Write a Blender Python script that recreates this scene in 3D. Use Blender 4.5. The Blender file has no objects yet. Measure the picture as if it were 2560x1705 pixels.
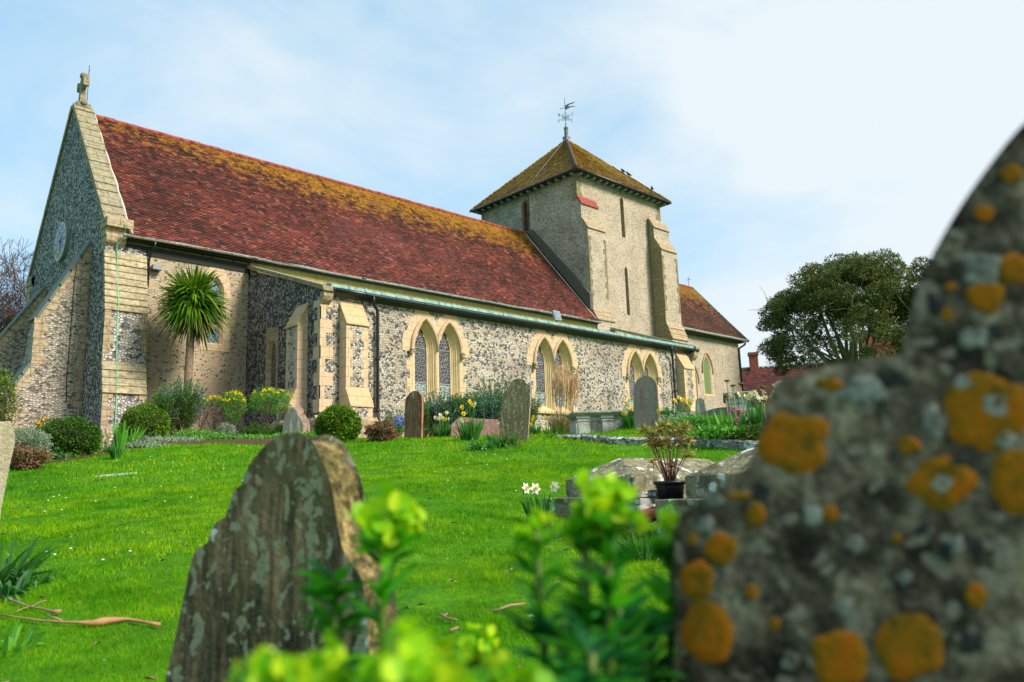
import bpy, math, random
import numpy as np
from mathutils import Vector, Matrix, geometry, noise
random.seed(7); RNG = np.random.default_rng(11)
scn = bpy.context.scene
col = scn.collection
# ------------------------------------------------------------------ camera
FPX = 2005.35                       # focal length in pixels of the 2560 px wide photograph
_x = np.array([3140*1.0875-1280, 1065*1.0875-852.5, FPX]); _x /= np.linalg.norm(_x)
_z = np.cross(_x, np.array([1, -0.033, 0.])); _z /= np.linalg.norm(_z)
if _z[1] > 0: _z = -_z
_y = np.cross(_z, _x)
RW = np.array([_x, _y, _z])         # world = RW @ (right, down, forward)
cam_d = bpy.data.cameras.new('camera'); cam = bpy.data.objects.new('camera', cam_d); col.objects.link(cam)
cam_d.sensor_width = 36; cam_d.lens = 36*FPX/2560; cam_d.clip_start = .05; cam_d.clip_end = 3000
rt, dn, fw = RW[:, 0], RW[:, 1], RW[:, 2]
cam.matrix_world = Matrix(((rt[0], -dn[0], -fw[0], 0), (rt[1], -dn[1], -fw[1], 0), (rt[2], -dn[2], -fw[2], 0), (0, 0, 0, 1)))
cam_d.dof.use_dof = True; cam_d.dof.focus_distance = 12.5; cam_d.dof.aperture_fstop = 3.3
scn.camera = cam
# ------------------------------------------------------------------ light
SUN = Vector((0.30, -0.80, 0.70)).normalized()
w = bpy.data.worlds.new('World'); scn.world = w; w.use_nodes = True
wt = w.node_tree; wt.nodes.clear()
def wn(t, **k):
    n = wt.nodes.new(t)
    for a, b in k.items(): setattr(n, a, b)
    return n
wo = wn('ShaderNodeOutputWorld'); bg = wn('ShaderNodeBackground'); sky = wn('ShaderNodeTexSky')
sky.sky_type = 'NISHITA'; sky.sun_disc = False; sky.sun_elevation = math.asin(SUN.z); sky.sun_rotation = math.atan2(SUN.x, SUN.y)
sky.air_density = 1.0; sky.dust_density = .6; sky.ozone_density = 1.5
tc = wn('ShaderNodeTexCoord'); mp = wn('ShaderNodeMapping'); mp.inputs['Scale'].default_value = (1, 1, 2.2)
nz = wn('ShaderNodeTexNoise'); nz.inputs['Scale'].default_value = 2.6; nz.inputs['Detail'].default_value = 7; nz.inputs['Roughness'].default_value = .52; nz.inputs['Distortion'].default_value = .35
dp = wn('ShaderNodeVectorMath', operation='DOT_PRODUCT'); dp.inputs[1].default_value = (.75, -.45, -.35)
ma = wn('ShaderNodeMath', operation='MULTIPLY_ADD'); ma.inputs[1].default_value = .42; 
rp = wn('ShaderNodeValToRGB'); rp.color_ramp.elements[0].position = .30; rp.color_ramp.elements[1].position = .60
rp.color_ramp.elements[0].color = (.18,)*3+(1,); rp.color_ramp.elements[1].color = (.93,)*3+(1,)
mx = wn('ShaderNodeMix', data_type='RGBA'); mx.inputs['B'].default_value = (3.25, 3.52, 3.66, 1)
mt_ = wn('ShaderNodeMix', data_type='RGBA', blend_type='MULTIPLY'); mt_.inputs['Factor'].default_value = 1; mt_.inputs['B'].default_value = (.68, 1.10, 1.20, 1); mc_ = wn('ShaderNodeMix', data_type='RGBA'); mc_.inputs['Factor'].default_value = .72; mc_.inputs['B'].default_value = (1.35, 2.5, 3.3, 1)
L = wt.links.new
L(tc.outputs['Generated'], mp.inputs[0]); L(mp.outputs[0], nz.inputs['Vector']); L(tc.outputs['Generated'], dp.inputs[0])
L(dp.outputs['Value'], ma.inputs[0]); L(nz.outputs['Fac'], ma.inputs[2]); L(ma.outputs[0], rp.inputs[0])
L(rp.outputs[0], mx.inputs['Factor']); L(sky.outputs[0], mt_.inputs['A']); L(mt_.outputs['Result'], mc_.inputs['A']); L(mc_.outputs['Result'], mx.inputs['A']); L(mx.outputs['Result'], bg.inputs[0]); L(bg.outputs[0], wo.inputs[0])
bg.inputs[1].default_value = .1
sd = bpy.data.lights.new('sun', 'SUN'); sd.energy = 2.2; sd.angle = math.radians(18); sd.color = (1, .95, .86)
so = bpy.data.objects.new('sun', sd); col.objects.link(so); so.rotation_euler = SUN.to_track_quat('Z', 'Y').to_euler()
scn.view_settings.view_transform = 'Standard'; scn.view_settings.look = 'None'; scn.view_settings.exposure = 1.42; scn.view_settings.gamma = 1
scn.render.engine = 'CYCLES'
# ------------------------------------------------------------------ pixel -> world helpers (to read positions off the survey)
def ray(px, py):
    v = RW @ np.array([px-1280, py-852.5, FPX]); return v
def at(px, py, ax, val):
    r = ray(px, py); return r*val/r[ax]
def hdir(px, py):
    r = ray(px, py); return r/math.hypot(r[0], r[1])
def sstep(t): 
    t = np.clip(t, 0, 1); return t*t*(3-2*t)
WY = [-5, 5, 6.96, 8.27, 10.67, 12, 20]; WX = [10.3, 10.2, 10.34, 10.1, 11.3, 13.2, 22]
def G(x, y, rough=True):
    x = np.asarray(x, float); y = np.asarray(y, float)
    xc = np.minimum(x, 47); yc = np.minimum(y, 31)
    z = -0.95+.066*xc+.080*yc; rr0 = np.hypot(x, y); az = np.degrees(np.arctan2(x, y))
    z = z+.34*np.exp(-((rr0-np.interp(az, [14, 36], [21, 15.5]))/7)**2)
    xw = np.interp(y, WY, WX); hg = np.interp(y, [5, 9, 10.6, 11.6], [.10, .085, .03, .0])
    z = z+hg*sstep((x-xw-.02)/.16)+.14*sstep((x-xw)/3.)
    far = np.clip((np.hypot(x, y)-60)/60, 0, 1)
    z = z*(1-far)+2.*far
    z = z+(.018*np.sin(x*.9+y*.35)*np.sin(y*.8-x*.2)+.010*np.sin(x*2.3+1)*np.sin(y*2.1))*np.clip(1.3-rr0/18, .25, 1)
    z = z-.12*np.exp(-((x-5.4)**2+(y-4.4)**2)/2.5)
    return z
def g(x, y): return float(G(x, y))
def hit(px, py):
    r = hdir(px, py); t = np.arange(.4, 80, .01); z = r[2]*t-G(r[0]*t, r[1]*t)
    i = int(np.argmax(z < 0)); return Vector((r[0]*t[i], r[1]*t[i], g(r[0]*t[i], r[1]*t[i])))
def polar(px, r, py=1150):
    d = hdir(px, py); x, y = d[0]*r, d[1]*r; return Vector((x, y, g(x, y)))
# ------------------------------------------------------------------ tagging
def tag(o, label=None, cat=None, group=None, kind=None):
    if label: o['label'] = label
    if cat: o['category'] = cat
    if group: o['group'] = group
    if kind: o['kind'] = kind
    return o
def empty(name, loc=(0, 0, 0), rz=0, label=None, cat=None, group=None, parent=None):
    o = bpy.data.objects.new(name, None); col.objects.link(o); o.location = loc; o.rotation_euler = (0, 0, rz); o.empty_display_size = .2
    if parent: o.parent = parent
    return tag(o, label, cat, group)
def copy_tree(o, parent=None):
    c = o.copy(); col.objects.link(c); c.parent = parent
    for ch in list(o.children): copy_tree(ch, c)
    return c
# ------------------------------------------------------------------ mesh builder
class MB:
    def __init__(s): s.v = []; s.f = []; s.m = []; s.sm = []
    def add(s, vs, fs, m=0, smooth=False):
        b = len(s.v); s.v += [tuple(v) for v in vs]
        for f in fs: s.f.append([b+i for i in f]); s.m.append(m); s.sm.append(smooth)
        return s
    def poly(s, pts, m=0): return s.add(pts, [range(len(pts))], m)
    def box(s, x0, x1, y0, y1, z0, z1, m=0, jit=0):
        v = [(x, y, z) for x in (x0, x1) for y in (y0, y1) for z in (z0, z1)]
        if jit: v = [tuple(c+random.uniform(-jit, jit) for c in p) for p in v]
        return s.add(v, [(0, 1, 3, 2), (4, 6, 7, 5), (0, 4, 5, 1), (2, 3, 7, 6), (0, 2, 6, 4), (1, 5, 7, 3)], m)
    def prism(s, A, B, m=0, caps=True):
        n = len(A); fs = [(i, (i+1) % n, n+(i+1) % n, n+i) for i in range(n)]
        if caps: fs += [tuple(range(n))[::-1], tuple(range(n, 2*n))]
        return s.add(list(A)+list(B), fs, m)
    def tube(s, pts, r, k=6, m=0, smooth=True, cap=True):
        pts = [Vector(p) for p in pts]; n = len(pts)
        rs = r if isinstance(r, (list, tuple)) else [r]*n
        vs = []; up = Vector((.13, .27, .95)).normalized()
        for i, p in enumerate(pts):
            d = (pts[min(i+1, n-1)]-pts[max(i-1, 0)]).normalized()
            a = d.cross(up)
            if a.length < .05: a = d.cross(Vector((1, 0, 0)))
            a.normalize(); b = d.cross(a)
            vs += [p+(a*math.cos(t)+b*math.sin(t))*rs[i] for t in [2*math.pi*j/k for j in range(k)]]
        fs = [(i*k+j, i*k+(j+1) % k, (i+1)*k+(j+1) % k, (i+1)*k+j) for i in range(n-1) for j in range(k)]
        if cap: fs += [tuple(range(k))[::-1], tuple(range((n-1)*k, n*k))]
        return s.add(vs, fs, m, smooth)
    def lathe(s, prof, c=(0, 0, 0), k=16, m=0, smooth=True):
        vs = [(c[0]+r*math.cos(2*math.pi*j/k), c[1]+r*math.sin(2*math.pi*j/k), c[2]+z) for r, z in prof for j in range(k)]
        n = len(prof)
        fs = [(i*k+j, i*k+(j+1) % k, (i+1)*k+(j+1) % k, (i+1)*k+j) for i in range(n-1) for j in range(k)]
        fs += [tuple(range(k))[::-1], tuple(range((n-1)*k, n*k))]
        return s.add(vs, fs, m, smooth)
    def holed(s, fr, outer, holes, d=0, m=0):
        loops = [[Vector((a, b, 0)) for a, b in outer]]+[[Vector((a, b, 0)) for a, b in h] for h in holes]
        tris = geometry.tessellate_polygon(loops); flat = [p for l in loops for p in l]
        return s.add([fr(p.x, p.y, d) for p in flat], tris, m)
    def build(s, name, mats, parent=None, bevel=0):
        me = bpy.data.meshes.new(name); me.from_pydata([tuple(v) for v in s.v], [], s.f)
        if not isinstance(mats, (list, tuple)): mats = [mats]
        for mt in mats: me.materials.append(mt)
        me.polygons.foreach_set('material_index', s.m); me.polygons.foreach_set('use_smooth', s.sm)
        uv_by_normal(me); me.update()
        o = bpy.data.objects.new(name, me); col.objects.link(o)
        if parent: o.parent = parent
        if bevel:
            b = o.modifiers.new('bevel', 'BEVEL'); b.width = bevel; b.segments = 2; b.limit_method = 'ANGLE'
        return o
def uv_by_normal(me):
    ul = me.uv_layers.new(name='UVMap'); n = len(me.loops)
    if not n: return
    co = np.zeros(len(me.vertices)*3); me.vertices.foreach_get('co', co); co = co.reshape(-1, 3)
    nr = np.zeros(len(me.polygons)*3); me.polygons.foreach_get('normal', nr); nr = nr.reshape(-1, 3)
    lt = np.zeros(len(me.polygons), int); me.polygons.foreach_get('loop_total', lt)
    li = np.zeros(n, int); me.loops.foreach_get('vertex_index', li)
    N = np.repeat(nr, lt, axis=0); P = co[li]
    T = np.stack([-N[:, 1], N[:, 0], np.zeros(n)], 1); l = np.linalg.norm(T, axis=1)
    T = np.where(l[:, None] < .1, np.array([1., 0, 0]), T/np.maximum(l, 1e-6)[:, None])
    B = np.cross(N, T); B[l < .1] = [0, 1, 0]
    uv = np.stack([(P*T).sum(1), (P*B).sum(1)], 1)
    ul.data.foreach_set('uv', uv.astype(np.float32).ravel())
def npmesh(name, V, F, mats, parent=None, smooth=False, mi=None):
    V = np.asarray(V, np.float32); F = np.asarray(F, np.int32); k = F.shape[1]
    me = bpy.data.meshes.new(name); me.vertices.add(len(V)); me.vertices.foreach_set('co', V.ravel())
    me.loops.add(F.size); me.loops.foreach_set('vertex_index', F.ravel())
    me.polygons.add(len(F)); me.polygons.foreach_set('loop_start', np.arange(0, F.size, k, dtype=np.int32)); me.polygons.foreach_set('loop_total', np.full(len(F), k, np.int32))
    if not isinstance(mats, (list, tuple)): mats = [mats]
    for mt in mats: me.materials.append(mt)
    if mi is not None: me.polygons.foreach_set('material_index', np.asarray(mi, np.int32))
    if smooth: me.polygons.foreach_set('use_smooth', np.ones(len(F), bool))
    me.update(calc_edges=True); me.validate()
    o = bpy.data.objects.new(name, me); col.objects.link(o)
    if parent: o.parent = parent
    return o
def FR(o, u, n):
    o, u, n = Vector(o), Vector(u), Vector(n)
    return lambda a, b, d=0: o+u*a+Vector((0, 0, b))+n*d
# ------------------------------------------------------------------ materials
class NT:
    def __init__(s, name):
        s.m = bpy.data.materials.new(name); s.m.use_nodes = True; s.t = s.m.node_tree; s.t.nodes.clear()
        s.out = s.n('ShaderNodeOutputMaterial')
    def n(s, t, ins=None, **k):
        x = s.t.nodes.new(t)
        for a, b in k.items(): setattr(x, a, b)
        for a, b in (ins or {}).items(): s.i(x.inputs[a], b)
        return x
    def i(s, sock, v):
        if isinstance(v, bpy.types.NodeSocket): s.t.links.new(v, sock)
        elif isinstance(v, bpy.types.Node): s.t.links.new(v.outputs[0], sock)
        else:
            if isinstance(v, (tuple, list)) and len(v) == 3 and sock.type == 'RGBA': v = (*v, 1)
            sock.default_value = v
    def uv(s, sc=(1, 1, 1)): return s.n('ShaderNodeMapping', {0: s.n('ShaderNodeTexCoord').outputs['UV'], 'Scale': sc}).outputs[0]
    def obj(s, sc=(1, 1, 1), rot=(0, 0, 0)): return s.n('ShaderNodeMapping', {0: s.n('ShaderNodeTexCoord').outputs['Object'], 'Scale': sc, 'Rotation': rot}).outputs[0]
    def noise(s, v, sc, det=4, ro=.55, dist=0): return s.n('ShaderNodeTexNoise', {'Vector': v, 'Scale': sc, 'Detail': det, 'Roughness': ro, 'Distortion': dist})
    def ramp(s, f, *st):
        r = s.n('ShaderNodeValToRGB', {0: f}); e = r.color_ramp.elements
        while len(e) < len(st): e.new(.5)
        for x, (p, c) in zip(e, st): x.position = p; x.color = (*c, 1) if not isinstance(c, (int, float)) else (c, c, c, 1)
        return r.outputs[0]
    def mix(s, f, a, b, bt='MIX'):
        x = s.n('ShaderNodeMix', data_type='RGBA', blend_type=bt); s.i(x.inputs['Factor'], f); s.i(x.inputs['A'], a); s.i(x.inputs['B'], b); return x.outputs['Result']
    def math(s, op, a, b=0, c=0, clamp=False):
        x = s.n('ShaderNodeMath', operation=op, use_clamp=clamp); s.i(x.inputs[0], a); s.i(x.inputs[1], b); s.i(x.inputs[2], c); return x.outputs[0]
    def vor(s, v, sc, feat='F1', rnd=1, dim='3D'): return s.n('ShaderNodeTexVoronoi', {'Vector': v, 'Scale': sc, 'Randomness': rnd}, feature=feat, voronoi_dimensions=dim)
    def sepz(s, v, ax='Z'): return s.n('ShaderNodeSeparateXYZ', {0: v}).outputs[ax]
    def done(s, color, rough=.9, bump=None, bs=.3, bd=.02, spec=.3, metal=0, trans=0):
        b = s.n('ShaderNodeBsdfPrincipled', {'Base Color': color, 'Roughness': rough, 'Metallic': metal, 'Specular IOR Level': spec})
        if bump is not None: s.i(b.inputs['Normal'], s.n('ShaderNodeBump', {'Height': bump, 'Strength': bs, 'Distance': bd}).outputs[0])
        sh = b.outputs[0]
        if trans:
            t = s.n('ShaderNodeBsdfTranslucent', {'Color': color}); mxs = s.n('ShaderNodeMixShader', {0: trans, 1: sh, 2: t.outputs[0]}); sh = mxs.outputs[0]
        s.t.links.new(sh, s.out.inputs[0]); return s.m
def flint(name, sc, mortar, tones, mw=.06, dens=1, stretch=(1, 1, 1), rim=.6, dirt=.25, moss=0):
    s = NT(name); uv0 = s.uv(); 
    wob = s.noise(uv0, sc*.7, 2); uv = s.n('ShaderNodeMapping', {0: s.mix(.035, uv0, wob.outputs['Color'], 'ADD'), 'Scale': stretch}).outputs[0]
    v = s.vor(uv, sc, dim='2D'); e = s.vor(uv, sc, 'DISTANCE_TO_EDGE', dim='2D').outputs['Distance']
    sep = s.n('ShaderNodeSeparateColor', {0: v.outputs['Color']})
    n1 = s.noise(uv0, sc*3.5, 3)
    c = s.ramp(sep.outputs[0], *tones)
    c = s.mix(s.math('MULTIPLY', n1.outputs['Fac'], .55), c, s.ramp(n1.outputs['Fac'], (.35, .35), (.65, 1.5)), 'MULTIPLY')
    # knapped stones keep a pale cortex round a dark core
    rimf = s.math('MULTIPLY', s.ramp(s.math('ADD', e, s.math('MULTIPLY', n1.outputs['Fac'], .12)), (.1, 1), (.21, 0)), s.ramp(sep.outputs[1], (1-rim-.02, 0), (1-rim+.02, 1)))
    c = s.mix(s.math('MULTIPLY', rimf, .75), c, (.62, .56, .46))
    mask = s.ramp(s.math('ADD', e, s.math('MULTIPLY_ADD', n1.outputs['Fac'], .06, -.03)), (mw*.55, 0), (mw*1.2, 1))
    if dens < 1:
        big = s.noise(uv0, 1.1, 3).outputs['Fac']
        keep = s.math('LESS_THAN', sep.outputs[2], s.math('MULTIPLY_ADD', big, .9, dens-.45)); mask = s.math('MULTIPLY', mask, keep)
    ln = s.noise(uv0, .8, 5).outputs['Fac']; fn = s.noise(uv0, 26, 3).outputs['Fac']
    mc = s.mix(.55, mortar, s.ramp(fn, (.3, .55), (.7, 1.25)), 'MULTIPLY')
    c = s.mix(mask, mc, c)
    c = s.mix(dirt, c, s.ramp(ln, (.3, (.45, .42, .36)), (.62, (1.15, 1.12, 1.05))), 'MULTIPLY')
    h = s.math('MULTIPLY', mask, s.math('MULTIPLY_ADD', s.math('MINIMUM', e, .3), 2, .5))
    return s.done(c, .8, s.math('ADD', h, s.math('MULTIPLY', fn, .2)), .8, .035, .35)
def stone(name, c1, c2, bw=.42, bh=.27, mort=.008, lich=.25, dirt=.35, off=.5, course_dark=1.):
    s = NT(name); uv = s.uv()
    b = s.n('ShaderNodeTexBrick', {'Vector': uv, 'Color1': (1, 1, 1), 'Color2': (0, 0, 0), 'Mortar': (.5, .5, .5), 'Scale': 1, 'Mortar Size': mort, 'Mortar Smooth': .2, 'Brick Width': bw, 'Row Height': bh}, offset=off)
    n1 = s.noise(uv, 2.2, 5).outputs['Fac']; n2 = s.noise(uv, 30, 4).outputs['Fac']; n3 = s.noise(uv, 7, 4).outputs['Fac']
    t = s.n('ShaderNodeSeparateColor', {0: b.outputs['Color']}).outputs[0]
    c = s.mix(s.math('MULTIPLY_ADD', t, .7, s.math('MULTIPLY_ADD', n1, .8, -.25), True), c1, c2)
    c = s.mix(dirt, c, s.ramp(n3, (.32, (.42, .38, .28)), (.58, (1.1, 1.1, 1.1))), 'MULTIPLY')
    c = s.mix(.35, c, s.ramp(n2, (.3, .6), (.7, 1.25)), 'MULTIPLY')
    v = s.vor(uv, 5); sp = s.ramp(s.math('ADD', v.outputs['Distance'], s.math('MULTIPLY', n2, .35)), (.24, 1), (.32, 0))
    k = s.math('MULTIPLY', sp, s.ramp(s.noise(uv, 1.3, 2).outputs['Fac'], (.62-lich*.4, 0), (.72-lich*.4, 1)))
    c = s.mix(s.math('MULTIPLY', k, .8), c, (.55, .52, .42))
    c = s.mix(s.math('MULTIPLY', b.outputs['Fac'], .75*course_dark), c, (.10, .08, .05))
    return s.done(c, .92, s.math('ADD', s.math('MULTIPLY', b.outputs['Fac'], -1), s.math('MULTIPLY', n2, .35)), .6, .012, .25)
def gravestone(name, base, base2, lich=(.55, .57, .5), lt=.5, orange=0, streak=1, white=0, lsc=14, coarse=0):
    s = NT(name); o = s.obj(); os_ = s.obj((1, 1, .18))
    n1 = s.noise(os_ if streak else o, 20 if streak else 9, 6, .62).outputs['Fac']; n2 = s.noise(o, 45, 5, .65).outputs['Fac']; n3 = s.noise(o, 3, 4).outputs['Fac']
    c = s.mix(s.ramp(n1, (.40, 0), (.58, 1)), base, base2)
    c = s.mix(.6, c, s.ramp(n2, (.28, .45), (.72, 1.45)), 'MULTIPLY')
    if coarse == 1: c = s.mix(.9, c, s.ramp(s.noise(o, 30, 6, .78).outputs['Fac'], (.40, .2), (.5, .85), (.62, 1.9)), 'MULTIPLY'); n3c = s.noise(o, 7, 3, .6).outputs['Fac']; c = s.mix(.6, c, s.ramp(n3c, (.38, .5), (.6, 1.4)), 'MULTIPLY')
    if coarse == 2:
        k1 = s.noise(s.obj((1, 1, .12)), 30, 5, .7).outputs['Fac']; c = s.mix(.9, c, s.ramp(k1, (.38, .4), (.48, .9), (.62, 1.5)), 'MULTIPLY')
        k2 = s.noise(s.obj((1, 1, .3)), 6, 4, .6).outputs['Fac']; c = s.mix(s.ramp(k2, (.56, 0), (.68, .6)), c, (.30, .15, .06)); c = s.mix(s.ramp(k2, (.34, .7), (.44, 0)), c, (.10, .10, .035))
    wv = s.n('ShaderNodeMapping', {0: s.mix(.12, os_ if streak else o, s.noise(o, 14, 3).outputs['Color'], 'ADD')}).outputs[0]
    v = s.vor(wv, lsc); r = s.n('ShaderNodeSeparateColor', {0: v.outputs['Color']}).outputs[0]
    m = s.math('MULTIPLY', s.ramp(s.math('ADD', v.outputs['Distance'], s.math('MULTIPLY', n2, .4)), (.60, 1), (.67, 0)), s.math('LESS_THAN', r, lt))
    c = s.mix(s.math('MULTIPLY', m, .75), c, s.mix(n2, lich, tuple(x*.7 for x in lich)))
    if white:
        v2 = s.vor(wv, lsc*.45); r2 = s.n('ShaderNodeSeparateColor', {0: v2.outputs['Color']}).outputs[0]
        m2 = s.math('MULTIPLY', s.ramp(s.math('ADD', v2.outputs['Distance'], s.math('MULTIPLY', n2, .5)), (.58, 1), (.64, 0)), s.math('LESS_THAN', r2, white))
        c = s.mix(s.math('MULTIPLY', m2, .85), c, (.66, .68, .64))
    if orange:
        v3 = s.vor(s.n('ShaderNodeMapping', {0: s.mix(.05, o, s.noise(o, 20, 3).outputs['Color'], 'ADD'), 'Location': (3.3, 1.7, .4)}).outputs[0], orange); r3 = s.n('ShaderNodeSeparateColor', {0: v3.outputs['Color']}); d3 = v3.outputs['Distance']
        rad = s.math('MULTIPLY_ADD', r3.outputs[1], .42, .05)
        m3 = s.math('MULTIPLY', s.ramp(s.math('SUBTRACT', s.math('ADD', d3, s.math('MULTIPLY', n2, .05)), rad), (.0, 1), (.045, 0)), s.math('LESS_THAN', r3.outputs[0], .52))
        oc = s.ramp(s.math('DIVIDE', d3, rad), (.15, (.36, .27, .10)), (.45, (.46, .20, .012)), (.9, (.60, .20, .005)))
        c = s.mix(m3, c, s.mix(.4, oc, s.ramp(n2, (.3, .7), (.7, 1.3)), 'MULTIPLY'))
    return s.done(c, .95, s.math('ADD', n2, s.math('MULTIPLY', n1, .8)), .7, .02, .2)
def plain(name, c, rough=.6, var=.3, sc=8, metal=0, spec=.4, bs=.1):
    s = NT(name); n = s.noise(s.obj(), sc, 4).outputs['Fac']
    return s.done(s.mix(var, c, s.ramp(n, (.3, .45), (.7, 1.4)), 'MULTIPLY'), rough, n, bs, .01, spec, metal)
def leafm(name, cols, trans=.35, rough=.55, patch=0, pcol=(.1, .1, .02), spec=.3, nsc=1.5):
    s = NT(name); r = s.n('ShaderNodeNewGeometry').outputs['Random Per Island']
    k = len(cols); c = s.ramp(r, *[(i/(k-1), x) for i, x in enumerate(cols)])
    n = s.noise(s.obj(), nsc, 3).outputs['Fac']
    c = s.mix(.45, c, s.ramp(n, (.34, .62), (.66, 1.35)), 'MULTIPLY')
    if patch: c = s.mix(s.ramp(s.noise(s.obj((1, 1, 1)), nsc*.7, 3).outputs['Fac'], (.62-patch, 0), (.72, patch+.3)), c, pcol)
    return s.done(c, rough, trans=trans, spec=spec)
M = {}
DK = (.018, .02, .026)
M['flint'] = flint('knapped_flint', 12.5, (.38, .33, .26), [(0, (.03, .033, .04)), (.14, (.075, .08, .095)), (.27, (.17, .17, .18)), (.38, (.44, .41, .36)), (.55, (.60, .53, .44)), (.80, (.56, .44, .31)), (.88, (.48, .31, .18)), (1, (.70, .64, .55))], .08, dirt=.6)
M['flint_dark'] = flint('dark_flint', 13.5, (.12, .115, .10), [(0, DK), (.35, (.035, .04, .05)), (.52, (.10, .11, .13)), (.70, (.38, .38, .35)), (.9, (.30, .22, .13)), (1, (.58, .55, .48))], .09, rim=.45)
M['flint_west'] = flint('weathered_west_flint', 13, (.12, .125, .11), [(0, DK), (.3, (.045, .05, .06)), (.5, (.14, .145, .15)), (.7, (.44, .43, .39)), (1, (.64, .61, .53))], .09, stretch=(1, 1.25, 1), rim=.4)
M['flint_sparse'] = flint('rendered_flint', 11.5, (.47, .35, .22), [(0, (.05, .05, .055)), (.25, (.14, .14, .14)), (.5, (.42, .37, .30)), (.8, (.55, .48, .38)), (1, (.62, .56, .46))], .17, dens=.42, stretch=(1, 1.5, 1), dirt=.3, rim=.5)
M['flint_tower'] = flint('tower_flint', 12, (.72, .55, .37), [(0, (.13, .12, .11)), (.16, (.28, .24, .20)), (.28, (.56, .46, .36)), (.72, (.68, .59, .47)), (1, (.68, .52, .38))], .13, stretch=(1, 2.0, 1), rim=.5, dirt=.35)
M['flint_tower_west'] = flint('tower_west_flint', 11, (.60, .50, .35), [(0, (.07, .07, .07)), (.25, (.17, .16, .14)), (.5, (.40, .37, .30)), (1, (.62, .56, .45))], .14, stretch=(1, 2.0, 1), rim=.5, dirt=.55)
M['flint_buttress'] = flint('coursed_field_flint', 9.5, (.33, .27, .19), [(0, (.06, .06, .065)), (.22, (.16, .15, .14)), (.38, (.46, .42, .35)), (.7, (.62, .57, .49)), (.9, (.45, .32, .20)), (1, (.68, .64, .56))], .13, stretch=(1, 1.6, 1), rim=.6, dirt=.5)
M['flint_pilaster'] = flint('pale_field_flint', 10.5, (.22, .20, .17), [(0, (.05, .05, .055)), (.25, (.16, .16, .16)), (.42, (.50, .47, .41)), (.85, (.66, .61, .53)), (1, (.62, .46, .32))], .14, stretch=(1, 1.15, 1), rim=.7, dirt=.35)
M['ashlar'] = stone('cream_ashlar', (.60, .45, .25), (.66, .45, .30), .46, .31, .005, .12, .28)
M['ashlar_orange'] = stone('orange_cream_ashlar', (.58, .42, .22), (.62, .36, .20), .5, .36, .006, .12, .22)
M['ashlar_old'] = stone('weathered_ashlar', (.48, .38, .24), (.40, .28, .17), .42, .24, .010, .45, .7)
M['ashlar_olive'] = stone('mossy_ashlar', (.20, .17, .09), (.30, .25, .13), .40, .3, .010, .3, .6)
M['weathering'] = stone('buttress_weathering_slabs', (.52, .42, .25), (.34, .28, .18), .40, .226, .004, .6, .75)
M['coping'] = stone('lichened_coping', (.34, .29, .18), (.28, .24, .15), .6, .42, .012, .7, .7)
M['glass'] = None
M['mould'] = plain('smooth_dressed_stone', (.62, .46, .24), .85, .22, 3, bs=.2)
M['slate'] = plain('green_slate_coping', (.14, .16, .12), .8, .5, 5)
M['copper'] = plain('verdigris_copper', (.24, .42, .34), .6, .7, 6)
M['copper_strip'] = plain('green_copper_strip', (.16, .50, .30), .5, .4, 9)
M['iron'] = plain('black_painted_iron', (.012, .016, .026), .35, .5, 6, spec=.5)
M['gutter'] = plain('weathered_grey_gutter', (.26, .27, .22), .5, .7, 7)
M['shade'] = plain('dark_soffit_and_shade', (.03, .028, .022), .8, .3)  # soffit boards; also paints shade into openings and under the nave eaves
M['ochre'] = plain('ochre_fascia', (.38, .26, .08), .8, .5, 5)
M['cement'] = plain('pale_cement_fillet', (.50, .46, .38), .9, .3, 9)
M['concrete'] = plain('dark_cement_skirting', (.10, .095, .065), .95, .6, 14, bs=.5)
M['lead'] = plain('grey_lead', (.22, .25, .25), .5, .4, 5)
def tile_mat(name, tones, lich, zlo, zhi, lc=(.50, .21, .007), lc2=(.24, .14, .012), bias=0, dirx=0, base_mul=1):
    s = NT(name); r = s.n('ShaderNodeNewGeometry').outputs['Random Per Island']; o = s.obj()
    c = s.ramp(r, *tones)
    n1 = s.noise(o, .55, 5, .6).outputs['Fac']; n2 = s.noise(o, 9, 5, .6).outputs['Fac']; n3 = s.noise(o, 2.2, 5, .6).outputs['Fac']
    c = s.mix(.85, c, s.ramp(n1, (.33, (.55, .50, .50)), (.66, (1.3, 1.1, 1.1))), 'MULTIPLY')
    c = s.mix(.6, c, s.ramp(n3, (.33, .6), (.66, 1.35)), 'MULTIPLY')
    zz = s.n('ShaderNodeMapRange', {'Value': s.sepz(o), 'From Min': zlo, 'From Max': zhi}).outputs[0]
    t = s.math('ADD', s.math('MULTIPLY_ADD', r, .22, s.math('MULTIPLY_ADD', zz, lich, -.11)), s.math('MULTIPLY_ADD', n3, 1.1, s.math('MULTIPLY_ADD', n2, .5, -.8+bias)))
    if dirx:
        xx = s.n('ShaderNodeMapRange', {'Value': s.sepz(o, 'X'), 'From Min': 8, 'From Max': 19}).outputs[0]
        t = s.math('ADD', t, s.math('MULTIPLY', xx, dirx))
    lm = s.ramp(t, (.44, 0), (.82, .95)); c = s.mix(lm, c, s.mix(s.ramp(n2, (.4, 0), (.6, 1)), lc2, lc))
    v = s.vor(o, 5.5); rr = s.n('ShaderNodeSeparateColor', {0: v.outputs['Color']}).outputs[0]
    sp = s.math('MULTIPLY', s.ramp(s.math('ADD', v.outputs['Distance'], s.math('MULTIPLY', n2, .2)), (.17, 1), (.24, 0)), s.math('LESS_THAN', rr, .45))
    c = s.mix(s.math('MULTIPLY', sp, .7), c, (.55, .50, .42))
    return s.done(c, .82, n2, .25, .01, .3)
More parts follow.
